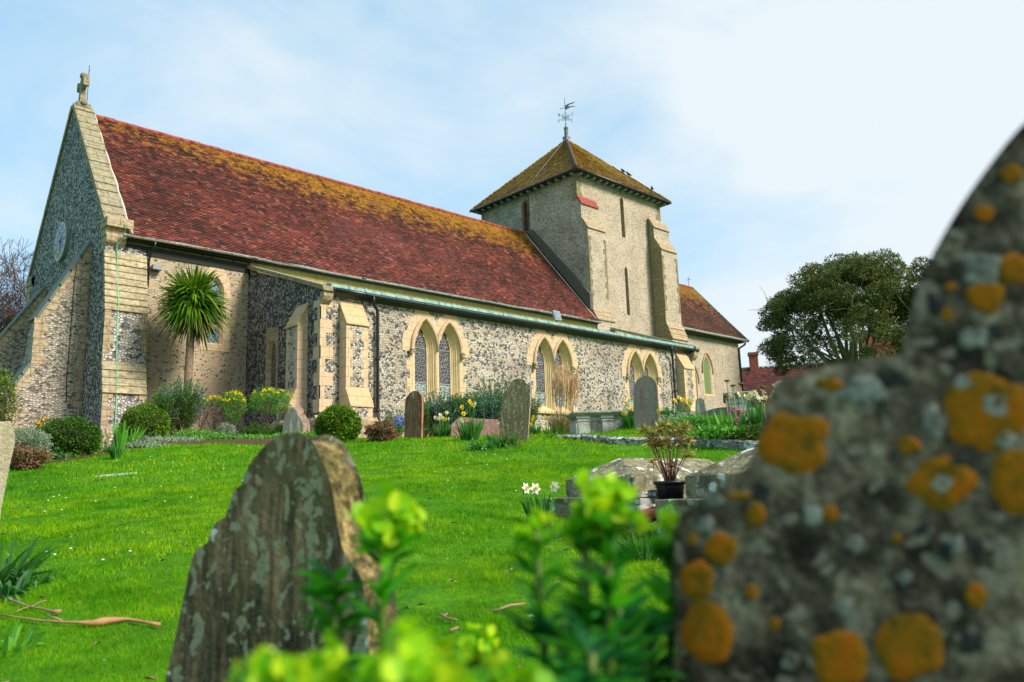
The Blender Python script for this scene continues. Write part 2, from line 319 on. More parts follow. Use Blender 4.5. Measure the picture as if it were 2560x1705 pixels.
M['tile'] = tile_mat('red_clay_tiles', [(0, (.034, .019, .014)), (.2, (.085, .027, .019)), (.55, (.125, .030, .020)), (.86, (.155, .040, .024)), (.96, (.27, .075, .038)), (1, (.13, .09, .06))], .86, 10.8, 14.9, bias=-.30, dirx=.30)
M['tile_tower'] = tile_mat('mossy_tower_tiles', [(0, (.04, .036, .024)), (.5, (.075, .055, .028)), (1, (.13, .07, .03))], .25, 17.4, 21.9, lc=(.36, .18, .008), lc2=(.18, .13, .014), bias=.66)
M['tile_chancel'] = tile_mat('lichened_chancel_tiles', [(0, (.045, .022, .014)), (.6, (.085, .038, .018)), (1, (.14, .045, .02))], .85, 10.3, 14.0, lc=(.34, .14, .005), bias=.02)
M['tile_house'] = tile_mat('house_tiles', [(0, (.06, .022, .018)), (.6, (.11, .028, .022)), (1, (.17, .045, .03))], 0, 0, 10, bias=-.35)
M['ridge'] = plain('red_ridge_tiles', (.30, .060, .035), .8, .8, 5)
M['ridge_dark'] = plain('dark_hip_tiles', (.10, .045, .03), .8, .6, 9)
M['brick'] = stone('red_brick', (.36, .11, .06), (.26, .08, .05), .22, .075, .008, 0, .3)
def glass_mat(name, colr, lead, sc=9, kind='stained'):
    s = NT(name); uv = s.uv()
    if kind == 'diamond':
        rot = s.n('ShaderNodeMapping', {0: uv, 'Rotation': (0, 0, math.radians(52)), 'Scale': (1, 1, 1)}).outputs[0]
        b = s.n('ShaderNodeTexBrick', {'Vector': rot, 'Scale': 1, 'Mortar Size': .007, 'Brick Width': .13, 'Row Height': .13, 'Mortar': (1, 1, 1)}, offset=0)
        f = b.outputs['Fac']; c = s.mix(f, s.mix(s.noise(uv, 4, 2).outputs['Fac'], colr, tuple(x*2.2 for x in colr)), lead)
    else:
        e = s.vor(uv, sc, 'DISTANCE_TO_EDGE', dim='2D').outputs['Distance']
        wv = s.math('SUBTRACT', 1, s.math('ABSOLUTE', s.math('SUBTRACT', s.math('FRACT', s.math('MULTIPLY', s.vor(uv, 3.2, dim='2D').outputs['Distance'], 4)), .5)))
        v = s.vor(uv, sc, dim='2D'); f = s.math('MAXIMUM', s.ramp(e, (.05, 1), (.09, 0)), s.ramp(wv, (.95, 0), (.985, 1)))
        tint = s.mix(.5, colr, s.n('ShaderNodeHueSaturation', {'Color': s.mix(.85, v.outputs['Color'], colr), 'Saturation': .8, 'Value': .35}).outputs[0])
        c = s.mix(f, tint, lead)
    return s.done(c, .18, s.math('MULTIPLY', f, 1), .5, .01, .6)
M['glass_stained'] = glass_mat('stained_glass', (.022, .016, .034), (.22, .21, .18), 9)
M['glass_pale'] = glass_mat('pale_leaded_glass', (.13, .19, .18), (.50, .52, .48), 8)
M['glass_diamond'] = glass_mat('diamond_glass', (.05, .08, .12), (.40, .44, .46), kind='diamond')
M['glass_green'] = plain('green_storm_glazing', (.15, .21, .08), .4, .3, 12)
M['ground'] = None
s = NT('lawn_soil'); n = s.noise(s.obj(), 1.3, 6).outputs['Fac']; n2 = s.noise(s.obj(), 14, 5).outputs['Fac']
M['ground'] = s.done(s.mix(.5, s.ramp(n, (.35, (.03, .12, .002)), (.65, (.07, .20, .004))), s.ramp(n2, (.3, .5), (.7, 1.4)), 'MULTIPLY'), 1, n2, .8, .03, .1)
s = NT('garden_soil'); n2 = s.noise(s.obj(), 22, 6, .7).outputs['Fac']
M['soil'] = s.done(s.ramp(n2, (.3, (.05, .025, .015)), (.55, (.13, .07, .045)), (.75, (.22, .14, .10))), 1, n2, 1, .05, .1)
def grass_mat():
    s = NT('grass_blades'); r = s.n('ShaderNodeNewGeometry').outputs['Random Per Island']; o = s.obj((1, 1, 0))
    c = s.ramp(r, (0, (.07, .27, .0015)), (.5, (.13, .41, .002)), (.9, (.22, .51, .003)), (.97, (.27, .40, .02)), (1, (.36, .30, .09)))
    n = s.noise(o, .55, 5, .6).outputs['Fac']; n2 = s.noise(o, 3.5, 4, .6).outputs['Fac']
    c = s.mix(.9, c, s.ramp(n, (.38, (.60, .78, .5)), (.60, (1.75, 1.16, 1.1))), 'MULTIPLY')
    c = s.mix(.85, c, s.ramp(n2, (.38, (.5, .62, .4)), (.60, (1.3, 1.15, 1.1))), 'MULTIPLY')
    c = s.mix(s.ramp(s.noise(o, 1.9, 5, .65).outputs['Fac'], (.60, 0), (.72, .5)), c, (.30, .33, .06))
    return s.done(c, .6, trans=.45, spec=.08)
M['grass'] = grass_mat()
M['rubble2'] = plain('pale_flints', (.20, .20, .18), .6, .95, 14)
M['frond'] = plain('orange_brown_frond', (.42, .20, .09), .7, .5, 12)
M['frond2'] = plain('grey_brown_debris', (.30, .18, .11), .9, .6, 12)
M['bract2'] = leafm('fresh_green_upper_leaves', [(.08, .36, .005), (.20, .55, .01)], .45, nsc=9)
M['box'] = leafm('box_leaves', [(.03, .10, .004), (.10, .22, .008), (.22, .32, .015)], .3)
M['box_dark'] = leafm('dark_box_leaves', [(.02, .07, .004), (.05, .14, .006), (.10, .18, .01)], .25)
M['core'] = plain('shrub_dark_core', (.025, .03, .01), 1, .5, 20)
M['rosemary'] = leafm('rosemary_leaves', [(.015, .075, .008), (.05, .18, .012), (.12, .28, .03)], .25)
M['blueflower'] = leafm('blue_flowers', [(.22, .27, .62), (.38, .44, .80)], .3)
M['yellow'] = leafm('yellow_flowers', [(.80, .55, .01), (.85, .70, .03)], .35, nsc=.1)
M['orange'] = leafm('orange_flowers', [(.85, .30, .01), (.9, .45, .01)], .35, nsc=.1)
M['cream'] = leafm('cream_petals', [(.80, .76, .45), (.85, .83, .62)], .35, nsc=.1)
M['whitep'] = leafm('white_petals', [(.85, .85, .78), (.9, .9, .85)], .35, nsc=.1)
M['pink'] = leafm('pink_petals', [(.75, .16, .34), (.85, .35, .50)], .35, nsc=.1)
M['coronilla'] = leafm('shrub_leaves', [(.05, .19, .01), (.10, .32, .02), (.17, .42, .03)], .35)
M['daffleaf'] = leafm('strap_leaves', [(.025, .13, .02), (.06, .25, .03), (.12, .35, .04)], .35)
M['irisleaf'] = leafm('iris_leaves', [(.07, .28, .02), (.15, .42, .03)], .4)
M['darkstrap'] = leafm('dark_strap_leaves', [(.015, .07, .015), (.035, .15, .02), (.07, .24, .03)], .3)
M['cover'] = leafm('ground_cover_leaves', [(.05, .20, .015), (.12, .36, .03), (.20, .46, .06)], .35)
M['sage'] = leafm('grey_green_leaves', [(.14, .20, .10), (.26, .34, .20), (.36, .44, .30)], .3)
M['heather'] = leafm('brown_heather', [(.16, .075, .04), (.27, .13, .075), (.16, .16, .05)], .2)
M['drytwig'] = leafm('dry_stems', [(.30, .20, .10), (.45, .33, .18)], .2)
M['plume'] = leafm('straw_plumes', [(.62, .40, .22), (.76, .54, .32)], .4)
M['reedbase'] = leafm('reed_leaves', [(.22, .12, .04), (.30, .22, .06), (.20, .26, .04)], .3)
M['palmleaf'] = leafm('sword_leaves', [(.015, .075, .003), (.05, .16, .005), (.13, .27, .010), (.26, .34, .02)], .3, .35, spec=.5, nsc=.9)
M['palmdry'] = leafm('dry_sword_leaves', [(.28, .18, .08), (.38, .27, .13)], .2)
M['bark'] = plain('grey_brown_bark', (.13, .085, .055), .95, .7, 9, bs=.6)
M['palmbark'] = plain('palm_bark', (.24, .16, .10), .95, .6, 12, bs=.6)
M['barebark'] = plain('bare_twigs', (.10, .06, .045), .95, .5, 9)
M['oakbark'] = plain('green_grey_bark', (.17, .16, .09), .95, .6, 5, bs=.5)
M['oak'] = leafm('evergreen_oak_leaves', [(.03, .06, .012), (.075, .11, .02), (.13, .17, .028), (.20, .18, .04)], .25, nsc=.6)
M['ivy'] = leafm('variegated_leaves', [(.04, .09, .01), (.12, .20, .02), (.32, .34, .06)], .3)
M['wood'] = plain('weathered_stake', (.42, .33, .24), .9, .5, 12)
M['pot'] = plain('black_plastic_pot', (.008, .008, .014), .4, .3, 5)
M['euph'] = leafm('spurge_leaves', [(.012, .13, .008), (.04, .28, .006), (.10, .44, .008)], .5, nsc=9)
M['euph_low'] = leafm('blue_green_spurge_leaves', [(.008, .09, .02), (.02, .20, .03), (.04, .30, .02)], .4, nsc=9)
M['bract'] = leafm('lime_bracts', [(.14, .46, .004), (.32, .62, .004), (.42, .66, .008), (.62, .76, .015)], .5, nsc=9)
M['euphstem'] = plain('reddish_stem', (.10, .15, .015), .6, .4, 20)
M['varleaf'] = leafm('variegated_spurge_leaves', [(.16, .16, .02), (.42, .38, .07), (.62, .52, .20), (.34, .16, .07)], .3, nsc=20)
M['redstem'] = plain('dark_red_stem', (.16, .06, .04), .7, .4, 20)
M['hs_left'] = gravestone('streaked_lichened_stone', (.06, .055, .03), (.22, .155, .085), (.34, .36, .23), .58, white=.18, lsc=30, coarse=2)
M['hs_left_side'] = gravestone('ochre_stone_edge', (.10, .08, .025), (.26, .19, .075), (.12, .11, .06), .5, streak=0, white=.10, lsc=16, coarse=1)
M['hs_right'] = gravestone('dark_stone_with_orange_lichen', (.028, .022, .016), (.21, .17, .12), (.28, .25, .19), .30, orange=0, streak=0, lsc=46, coarse=1)
M['olich'] = None
M['hs_brown'] = gravestone('brown_sandstone', (.12, .07, .035), (.22, .13, .075), (.42, .42, .30), .12)
M['hs_brown_edge'] = plain('orange_sandstone_edge', (.36, .17, .08), .9, .4, 6)
M['hs_tall'] = gravestone('lichen_speckled_stone', (.13, .11, .06), (.20, .16, .075), (.36, .38, .30), .45, lsc=26)
M['hs_grey'] = gravestone('grey_green_stone', (.16, .18, .13), (.24, .20, .16), (.26, .13, .11), .35, lsc=9)
M['hs_slate'] = gravestone('dark_slate_stone', (.10, .12, .09), (.17, .19, .15), (.30, .34, .28), .3, lsc=12)
M['hs_pink'] = gravestone('pink_granite', (.36, .18, .15), (.44, .25, .20), (.6, .5, .45), .1, streak=0)
M['hs_pinkedge'] = gravestone('pink_lichened_stone', (.42, .26, .18), (.50, .36, .26), (.66, .62, .5), .5, orange=9, streak=0)
M['hs_red'] = gravestone('red_brown_stone', (.13, .055, .03), (.19, .08, .045), (.5, .5, .42), .08, streak=0)
M['hs_pale'] = gravestone('pale_stone', (.42, .40, .33), (.55, .52, .44), (.3, .3, .25), .2, streak=0)
M['tomb'] = gravestone('mossy_tomb_stone', (.11, .10, .055), (.24, .21, .12), (.42, .42, .32), .30, streak=0, white=.36, lsc=20)
M['chest'] = gravestone('grey_chest_stone', (.26, .27, .22), (.44, .43, .36), (.55, .56, .5), .3, streak=0)
M['sandpale'] = gravestone('sandy_leaning_stone', (.34, .29, .18), (.42, .36, .24), (.3, .29, .2), .2, streak=0)
M['gold'] = plain('gold_paint', (.75, .48, .06), .45, .2, 5)
M['clockblue'] = plain('blue_dial_paint', (.10, .22, .50), .3, .3, 3, spec=.6)
M['clockinner'] = plain('inner_dial_paint', (.03, .07, .30), .35, .2, 3)
M['clockrim'] = plain('grey_rim', (.17, .21, .24), .5, .4, 6)
M['bird'] = plain('black_plumage', (.012, .012, .016), .6, .3)
M['house'] = plain('pale_house_wall', (.42, .36, .28), .9, .4, 3)
M['rubble'] = flint('rubble', 6, (.22, .19, .15), [(0, (.12, .12, .12)), (.5, (.4, .38, .34)), (1, (.6, .58, .52))], .1)
M['moss'] = leafm('moss', [(.05, .12, .01), (.12, .22, .015)], .2)
# ================================================================== THE CHURCH
church = empty('church', (7.83, 27.15, 2), 0, 'long flint church with red tiled nave roof, square tower and low side aisle', 'church')
church_off = Vector((7.83, 27.15, 2))
def clusters(mb, gap=.10):
    n = len(mb.v); par = list(range(n))
    def fd(a):
        while par[a] != a: par[a] = par[par[a]]; a = par[a]
        return a
    for f in mb.f:
        r0 = fd(f[0])
        for i in f[1:]: par[fd(i)] = r0
    box = {}
    for i, v in enumerate(mb.v):
        r0 = fd(i); bx = box.get(r0)
        if bx is None: box[r0] = [list(v), list(v)]
        else:
            for k in range(3): bx[0][k] = min(bx[0][k], v[k]); bx[1][k] = max(bx[1][k], v[k])
    ks = list(box)
    if len(ks) > 400: return None
    for a in range(len(ks)):
        for c in range(a+1, len(ks)):
            A, B = box[ks[a]], box[ks[c]]
            if all(A[0][k]-gap < B[1][k] and B[0][k]-gap < A[1][k] for k in range(3)): par[fd(ks[a])] = fd(ks[c])
    g_ = {}
    for fi, f in enumerate(mb.f): g_.setdefault(fd(f[0]), []).append(fi)
    return list(g_.values())
NOSPLIT = {'gold_numerals_and_rings', 'compass_letters', 'far_walls', 'legs', 'dotted_band', 'eaves_soffit', 'nave_roof', 'tower_roof', 'chancel_roof'}
def P(mb, name, mats, parent=church, bevel=0):
    cl = clusters(mb) if name not in NOSPLIT else None; first = None
    if not cl or not (1 < len(cl) <= 60): cl = [range(len(mb.f))]
    for fs in cl:
        if len(cl) == 1: m2 = mb
        else:
            m2 = MB(); mp_ = {}
            for fi in fs:
                f2 = []
                for i in mb.f[fi]:
                    if i not in mp_: mp_[i] = len(m2.v); m2.v.append(mb.v[i])
                    f2.append(mp_[i])
                m2.f.append(f2); m2.m.append(mb.m[fi]); m2.sm.append(mb.sm[fi])
        o = m2.build(name, mats, parent, bevel)
        if parent is church: o.location = -church_off
        first = first or o
    return first
XW, YN, YR, XT, YA, XA = 7.83, 27.15, 31.94, 32.25, 22.0, 12.79
ZR, ZE = 14.87, 8.72
YNN = 2*YR-YN
S = FR((0, YA, 0), (1, 0, 0), (0, -1, 0)); SN = FR((0, YN, 0), (1, 0, 0), (0, -1, 0))
WA = FR((XA, 0, 0), (0, 1, 0), (-1, 0, 0)); WT = FR((XT, 0, 0), (0, 1, 0), (-1, 0, 0)); ST = FR((0, 27.95, 0), (1, 0, 0), (0, -1, 0))
WG = FR((XW, 0, 0), (0, 1, 0), (-1, 0, 0)); SC = FR((0, 28.5, 0), (1, 0, 0), (0, -1, 0))
def lancet(cx, hw, z0, zs, c, n=9, half=None):
    R = hw+c; tm = math.acos(-c/R) if R else 0
    Lp = [(cx-hw, z0)]+[(cx+c+R*math.cos(t), zs+R*math.sin(t)) for t in [math.pi+(tm-math.pi)*i/n for i in range(n+1)]]
    return Lp+[(2*cx-a, b) for a, b in Lp[-2::-1]]
def loft(mb, fr, rings, m=0, close=True):
    vs = [fr(a, b, d) for pts, d in rings for a, b in pts]; n = len(rings[0][0]); fs = []
    for i in range(len(rings)-1):
        for j in range(n if close else n-1):
            k = (j+1) % n; fs.append((i*n+j, i*n+k, (i+1)*n+k, (i+1)*n+j))
    mb.add(vs, fs, m)
# ---- walls
mb = MB(); mb.poly([WG(28, 0), WG(YNN-.85, 0), WG(YNN-.85, ZE), WG(YNN, 9.2), WG(YR, 15.0), WG(YN+.02, 9.2), WG(YN+.02, 0)][::-1])
mb.poly([(XW, YNN, 0), (XW, YNN, 9.2), (XW, YNN-.86, 9.2), (XW, YNN-.86, 0)])
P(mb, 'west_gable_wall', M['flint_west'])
mb = MB()
win_n = lancet(11.60, .31, 5.41, 7.28, .45)
mb.holed(SN, [(XW, 0), (33, 0), (33, ZE+.2), (XW, ZE+.2)], [win_n])
P(mb, 'nave_wall', M['flint_sparse'])
mb = MB(); mb.poly([(XW, YNN, 0), (XT, YNN, 0), (XT, YNN, ZE), (XW, YNN, ZE)]); P(mb, 'nave_north_wall', M['flint_sparse'])
LC = [17.43, 23.40, 29.28]; HW, CC, ZS, Z0 = .50, .80, 4.98, 3.12
holes = []
for cx in LC:
    for sx in (-.535, .535): holes.append(lancet(cx+sx, HW+.01, Z0-.06, ZS, CC))
mb = MB(); mb.holed(S, [(XA, 0), (33.5, 0), (33.5, 6.62), (XA, 6.62)], holes); P(mb, 'aisle_wall', M['flint'])
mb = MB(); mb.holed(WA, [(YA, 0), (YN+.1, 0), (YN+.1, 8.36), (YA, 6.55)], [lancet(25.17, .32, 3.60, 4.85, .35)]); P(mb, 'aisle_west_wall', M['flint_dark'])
mb = MB(); mb.poly([(33.5, YA, 0), (33.5, YN+.8, 0), (33.5, YN+.8, 8.3), (33.5, YA, 6.62)]); P(mb, 'aisle_east_wall', M['flint'])
# ---- ashlar strip quoins
def quoins(mb, fr, x0, sgn, z0, z1, h=.30, a=.20, b=.42, d=.014):
    z = z0; i = 0
    while z < z1-.05:
        w_ = (a if i % 2 else b)+random.uniform(-.03, .03); t = min(z+h, z1)
        p = [(x0, z+.004), (x0+sgn*w_, z+.004), (x0+sgn*w_, t), (x0, t)]
        A = [fr(u, v, -.01) for u, v in p]; B = [fr(u, v, d+.002*(i % 3)) for u, v in p]; mb.prism(A, B); z = t; i += 1
mb = MB(); quoins(mb, S, XA-.016, 1, 2.6, 6.2, .42, .2, .46); quoins(mb, WA, YA-.016, 1, 2.6, 6.2, .42, .18, .4)
quoins(mb, S, 33.516, -1, 3.0, 6.2, .4, .18, .42); P(mb, 'corner_stones', M['ashlar'])
# ---- plinths
mb = MB()
mb.prism([(XA-.18, YA-.18, 0), (33.6, YA-.18, 0), (33.6, YA-.02, 0), (XA-.18, YA-.02, 0)], [(XA-.18, YA-.18, 2.32), (33.6, YA-.18, 2.32), (33.6, YA-.02, 2.50), (XA-.18, YA-.02, 2.50)])
mb.prism([(XA-.16, YA-.02, 0), (XA-.02, YA-.02, 0), (XA-.02, YN, 0), (XA-.16, YN, 0)], [(XA-.16, YA-.02, 2.36), (XA-.02, YA-.02, 2.48), (XA-.02, YN, 2.48), (XA-.16, YN, 2.36)])
mb.prism([(9.3, YN-.13, 0), (XA-.2, YN-.13, 0), (XA-.2, YN-.02, 0), (9.3, YN-.02, 0)], [(9.3, YN-.13, 2.5), (XA-.2, YN-.13, 2.5), (XA-.2, YN-.02, 2.56), (9.3, YN-.02, 2.56)])
P(mb, 'plinth', M['ashlar_old'])
# ---- twin lancet windows of the aisle
def twin_window(cx):
    w_ = empty('twin_lancet_window', (0, 0, 0), parent=church); w_.location = -church_off
    def part(mb_, nm, mt, b=0): return P(mb_, nm, mt, w_, b)
    mb = MB()
    l1, l2 = lancet(cx-.535, HW, Z0, ZS, CC), lancet(cx+.535, HW, Z0, ZS, CC)
    out = []; z = 2.98; i = 0
    while z < 4.80:
        wv = (1.33 if i % 2 == 0 else 1.19)+random.uniform(-.02, .02); out += [(-wv, z), (-wv, min(z+.31, 4.86))]; z += .31; i += 1
    out += [(-1.50, 4.86), (-1.50, 5.18)]
    cl = -.535+CC; 
    ths = [168, 160, 151, 143, 134.5, 127]
    for k in range(len(ths)-1):
        R1 = HW+CC+.40+(.07 if k % 2 == 0 else .0)+random.uniform(-.02, .02)
        for th in (ths[k], ths[k+1]): out.append((cl+R1*math.cos(math.radians(th)), ZS+R1*math.sin(math.radians(th))))
    out += [(-.70, 6.40), (-.37, 6.40), (-.33, 6.27), (-.14, 6.22), (-.02, 5.98)]
    out = out+[(-a+random.uniform(-.015, .015), b) for a, b in out[::-1]]
    out = [(cx+a, b) for a, b in out]
    mb.holed(S, out, [l1, l2], .014)
    mb.prism([S(a, b, 0) for a, b in out], [S(a, b, .014) for a, b in out], caps=False)
    part(mb, 'surround', M['ashlar'])
    for sx in (-.535, .535):
        c0 = cx+sx; mb = MB()
        rr = [(0, 0, .0), (.04, -.035, .03), (.045, -.065, .04), (.085, -.075, .06), (.095, -.11, .07), (.14, -.16, .10), (.145, -.19, .11), (.18, -.20, .13), (.19, -.23, .14)]
        loft(mb, S, [(lancet(c0, HW-a, Z0+zz, ZS, CC), (.014 if d == 0 else d)) for a, d, zz in rr]); part(mb, 'moulded_arch', M['mould'])
        # hood mould: proud rolled arch band
        mb = MB(); rings = []
        for a, d in ((.005, .014), (.02, .10), (.07, .125), (.115, .09), (.12, .014)):
            pr = lancet(c0, HW+a, ZS-.04, ZS, CC, 12)
            pr = [((min(u, cx-.004) if sx < 0 else max(u, cx+.004)), v) for u, v in pr]; rings.append((pr, d))
        loft(mb, S, rings, close=False); part(mb, 'hood_mould', M['ashlar'])
        # cusped tracery plate with the light cut through it
        hw = HW-.19; R = hw+CC
        right = [(.265, Z0+.2), (.265, ZS+.02), (.25, ZS+.22), (.205, ZS+.40), (.150, ZS+.50), (.115, ZS+.49), (.118, ZS+.60), (.100, ZS+.74), (.055, ZS+.87), (0, ZS+.96)]
        hole = [(c0-a, b) for a, b in right]+[(c0+a, b) for a, b in right[-2::-1]]
        mb = MB(); mb.holed(S, lancet(c0, hw, Z0+.14, ZS, CC), [hole], -.23); loft(mb, S, [(hole, -.23), (hole, -.27)]); part(mb, 'cusped_tracery', M['mould'])
        mb = MB(); zb = Z0+.72
        up = [p for p in hole if p[1] > zb]; mb.poly([S(a, b, -.265) for a, b in [(c0-.265, zb)]+up+[(c0+.265, zb)]]); part(mb, 'stained_light', M['glass_stained'])
        mb = MB(); mb.poly([S(a, b, -.265) for a, b in [(c0-.265, Z0+.2), (c0-.265, zb), (c0+.265, zb), (c0+.265, Z0+.2)]]); part(mb, 'lower_pane', M['glass_pale'])
        mb = MB()
        for zz, th in ((zb, .018), (ZS+.07, .012)): mb.box(c0-.265, c0+.265, YA+.245, YA+.262, zz-th, zz+th)
        mb.box(c0-.262, c0-.245, YA+.247, YA+.261, Z0+.2, ZS+.05); mb.box(c0+.245, c0+.262, YA+.247, YA+.261, Z0+.2, ZS+.05)
        part(mb, 'glazing_bars', M['lead'])
    for sx in (-1.13, 1.13):     # carved head stops
        mb = MB(); o = S(cx+sx*1.0, ZS-.13, .09)
        for i in range(9):
            q = o+Vector((random.uniform(-.05, .05), random.uniform(-.05, .03), random.uniform(-.10, .11)))
            mb.lathe([(0.001, -.06), (.045, -.04), (.06, 0), (.04, .045), (.001, .06)], q, 7)
        part(mb, 'carved_head_stop', M['ashlar_old'])
    mb = MB(); mb.prism([S(cx-1.3, 2.98, .0), S(cx+1.3, 2.98, .0), S(cx+1.3, 3.14, .0), S(cx-1.3, 3.14, .0)], [S(cx-1.3, 2.98, .09), S(cx+1.3, 2.98, .09), S(cx+1.3, 3.05, .09), S(cx-1.3, 3.05, .09)])
    part(mb, 'sill', M['ashlar_orange'])
for cx in LC: twin_window(cx)
# ---- single lancets
def single_window(fr, cx, hw, z0, zs, c, depth, outline, glass, plate, mould, name='lancet_window', hood=False):
    w_ = empty(name, (0, 0, 0), parent=church); w_.location = -church_off
    op = lancet(cx, hw, z0, zs, c)
    mb = MB(); mb.holed(fr, outline, [op], .012); mb.prism([fr(a, b, 0) for a, b in outline], [fr(a, b, .012) for a, b in outline], caps=False)
    P(mb, 'surround', plate, w_)
    mb = MB(); loft(mb, fr, [(op, .012), (lancet(cx, hw-.07, z0+.05, zs, c), -depth*.6), (lancet(cx, hw-.09, z0+.06, zs, c), -depth)]); P(mb, 'reveal', mould, w_)
    mb = MB(); mb.poly([fr(a, b, -depth) for a, b in lancet(cx, hw-.09, z0+.06, zs, c)]); P(mb, 'glass', glass, w_)
    if hood:
        mb = MB(); loft(mb, fr, [(lancet(cx, hw+a, zs-.25, zs, c, 10), d) for a, d in ((.08, .012), (.10, .09), (.16, .09), (.17, .012))], close=False); P(mb, 'hood_mould', M['ashlar_old'], w_)
single_window(SN, 11.60, .30, 5.42, 7.28, .45, .16, [(11.05, 5.18), (12.16, 5.18), (12.16, 6.05), (12.06, 6.05), (12.06, 6.4), (12.14, 6.4), (12.14, 7.2), (12.08, 7.75), (11.85, 8.2), (11.6, 8.38), (11.35, 8.2), (11.12, 7.75), (11.06, 7.2), (11.06, 6.4), (11.14, 6.4), (11.14, 6.05), (11.05, 6.05)], M['glass_diamond'], M['ashlar'], M['mould'])
single_window(WA, 25.17, .31, 3.62, 4.85, .35, .10, [(24.74, 3.4), (25.62, 3.4), (25.62, 5.1), (25.62, 5.84), (24.78, 5.78), (24.72, 5.0)], M['glass_stained'], M['ashlar_old'], M['ashlar_old'])
single_window(SC, 44.87, .46, 5.72, 7.35, .75, .07, [(44.25, 5.62), (45.5, 5.62), (45.5, 6.1), (45.42, 6.1), (45.42, 6.6), (45.52, 6.6), (45.52, 7.3), (45.40, 7.9), (45.15, 8.3), (44.87, 8.5), (44.6, 8.3), (44.35, 7.9), (44.22, 7.3), (44.22, 6.6), (44.32, 6.6), (44.32, 6.1), (44.25, 6.1)], M['glass_green'], M['ashlar'], M['ashlar'], hood=True)
single_window(SC, 43.1, .50, 4.6, 6.6, .6, .2, [(42.5, 4.5), (43.72, 4.5), (43.72, 6.7), (43.5, 7.3), (43.1, 7.65), (42.7, 7.3), (42.5, 6.7)], M['shade'], M['ashlar'], M['ashlar'], 'priest_doorway', hood=True)  # dark sheet in the arch is painted shade, not glazing
# ---- buttresses of the aisle (wall frame fr, centre-range a0..a1)
def stub(p, z0, z1): return p
def buttress(fr, a0, a1, ztop, zc, p1, zl0, zl1, p2, zbase, mats, nm='aisle_buttress', flintm=M['flint'], teeth=.2):
    b = empty(nm, (0, 0, 0), parent=church); b.location = -church_off
    mb = MB(); prof = [(0, zbase), (p2, zbase), (p2, zl1), (p1, zl0), (p1, zc), (0, ztop)]
    mb.prism([fr(a0, z, d) for d, z in prof], [fr(a1, z, d) for d, z in prof]); P(mb, 'shaft', mats, b)
    # sloping caps stand proud of the shaft
    mb = MB()
    for (za, da, zb, db) in ((ztop+.03, -.0, zc-.02, p1+.05), (zl0+.02, p1-.0, zl1-.04, p2+.04)):
        pf = [(da, za), (db, zb), (db, zb-.05), (da, za-.12)]
        mb.prism([fr(a0-.02, z, d) for d, z in pf], [fr(a1+.02, z, d) for d, z in pf])
    P(mb, 'sloping_cap', M['ashlar_orange'], b)
    mb = MB(); w_ = a1-a0; z = zl0+.05; i = 0
    while z < zc-.12:
        t = min(z+.3, zc-.06); e = teeth+(.05 if i % 2 else -.04)
        mb.prism([fr(a, q, p1-.01) for a, q in ((a0+e, z), (a1-e, z), (a1-e, t), (a0+e, t))], [fr(a, q, p1+.006) for a, q in ((a0+e, z), (a1-e, z), (a1-e, t), (a0+e, t))]); z = t; i += 1
    z = zbase+.2
    mb.prism([fr(a, q, p2-.01) for a, q in ((a0+.16, z), (a1-.16, z), (a1-.16, zl1-.08), (a0+.16, zl1-.08))], [fr(a, q, p2+.006) for a, q in ((a0+.16, z), (a1-.16, z), (a1-.16, zl1-.08), (a0+.16, zl1-.08))])
    P(mb, 'flint_panel', flintm, b)
buttress(S, 13.48, 14.30, 6.2, 5.47, .40, 3.36, 2.84, .66, 2.2, M['ashlar'])
buttress(S, 32.0, 32.85, 6.28, 5.55, .40, 3.9, 3.5, .62, 2.6, M['ashlar'])
buttress(WA, 22.78, 23.52, 6.2, 5.50, .36, 3.42, 2.86, .64, 2.2, M['ashlar'])
mb = MB()
for fr, a0, a1, d in ((S, 13.36, 14.42, .82), (S, 31.9, 32.95, .78), (WA, 22.66, 23.64, .80)):
    pf = [(0, 1.0), (d, 1.0), (d, 2.32), (d-.14, 2.44), (0, 2.44)]
    mb.prism([fr(a0, z, q) for q, z in pf], [fr(a1, z, q) for q, z in pf])
P(mb, 'buttress_plinth', M['ashlar_old'])
# ---- aisle roof, parapet slope, gutters
mb = MB(); mb.poly([(XA+.1, YA-.20, 6.64), (33.55, YA-.20, 6.64), (33.55, YN, 7.98), (XA+.1, YN, 7.98)])
mb.prism([(XA+.25, YA-.22, 6.60), (33.6, YA-.22, 6.60), (33.6, YA-.22, 6.70), (XA+.25, YA-.22, 6.70)], [(XA+.25, YA+.05, 6.66), (33.6, YA+.05, 6.66), (33.6, YA+.05, 6.78), (XA+.25, YA+.05, 6.78)])
x = XA+.9
while x < 33.3: mb.box(x, x+.04, YA-.235, YA+.05, 6.62, 6.735); x += .62
P(mb, 'aisle_roof', M['copper'])
mb = MB(); pf = [(-.32, 6.42), (-.30, 6.58), (YN-YA, 8.50), (YN-YA, 8.36)]
mb.prism([(XA-.10, YA+a, z) for a, z in pf], [(XA+.30, YA+a, z) for a, z in pf])
mb.prism([(33.30, YA+a, z+.12) for a, z in pf], [(33.72, YA+a, z+.12) for a, z in pf]); P(mb, 'sloping_coping', M['coping'])
mb = MB()
for xx in (XA-.03, 33.22):
    pf = [(-.26, 6.42), (.0, 6.42), (.0, 6.05), (-.06, 6.06), (-.17, 6.16), (-.24, 6.28)]
    mb.prism([(xx, YA+a, z) for a, z in pf], [(xx+.34, YA+a, z) for a, z in pf])
P(mb, 'kneeler_block', M['ashlar_old'])
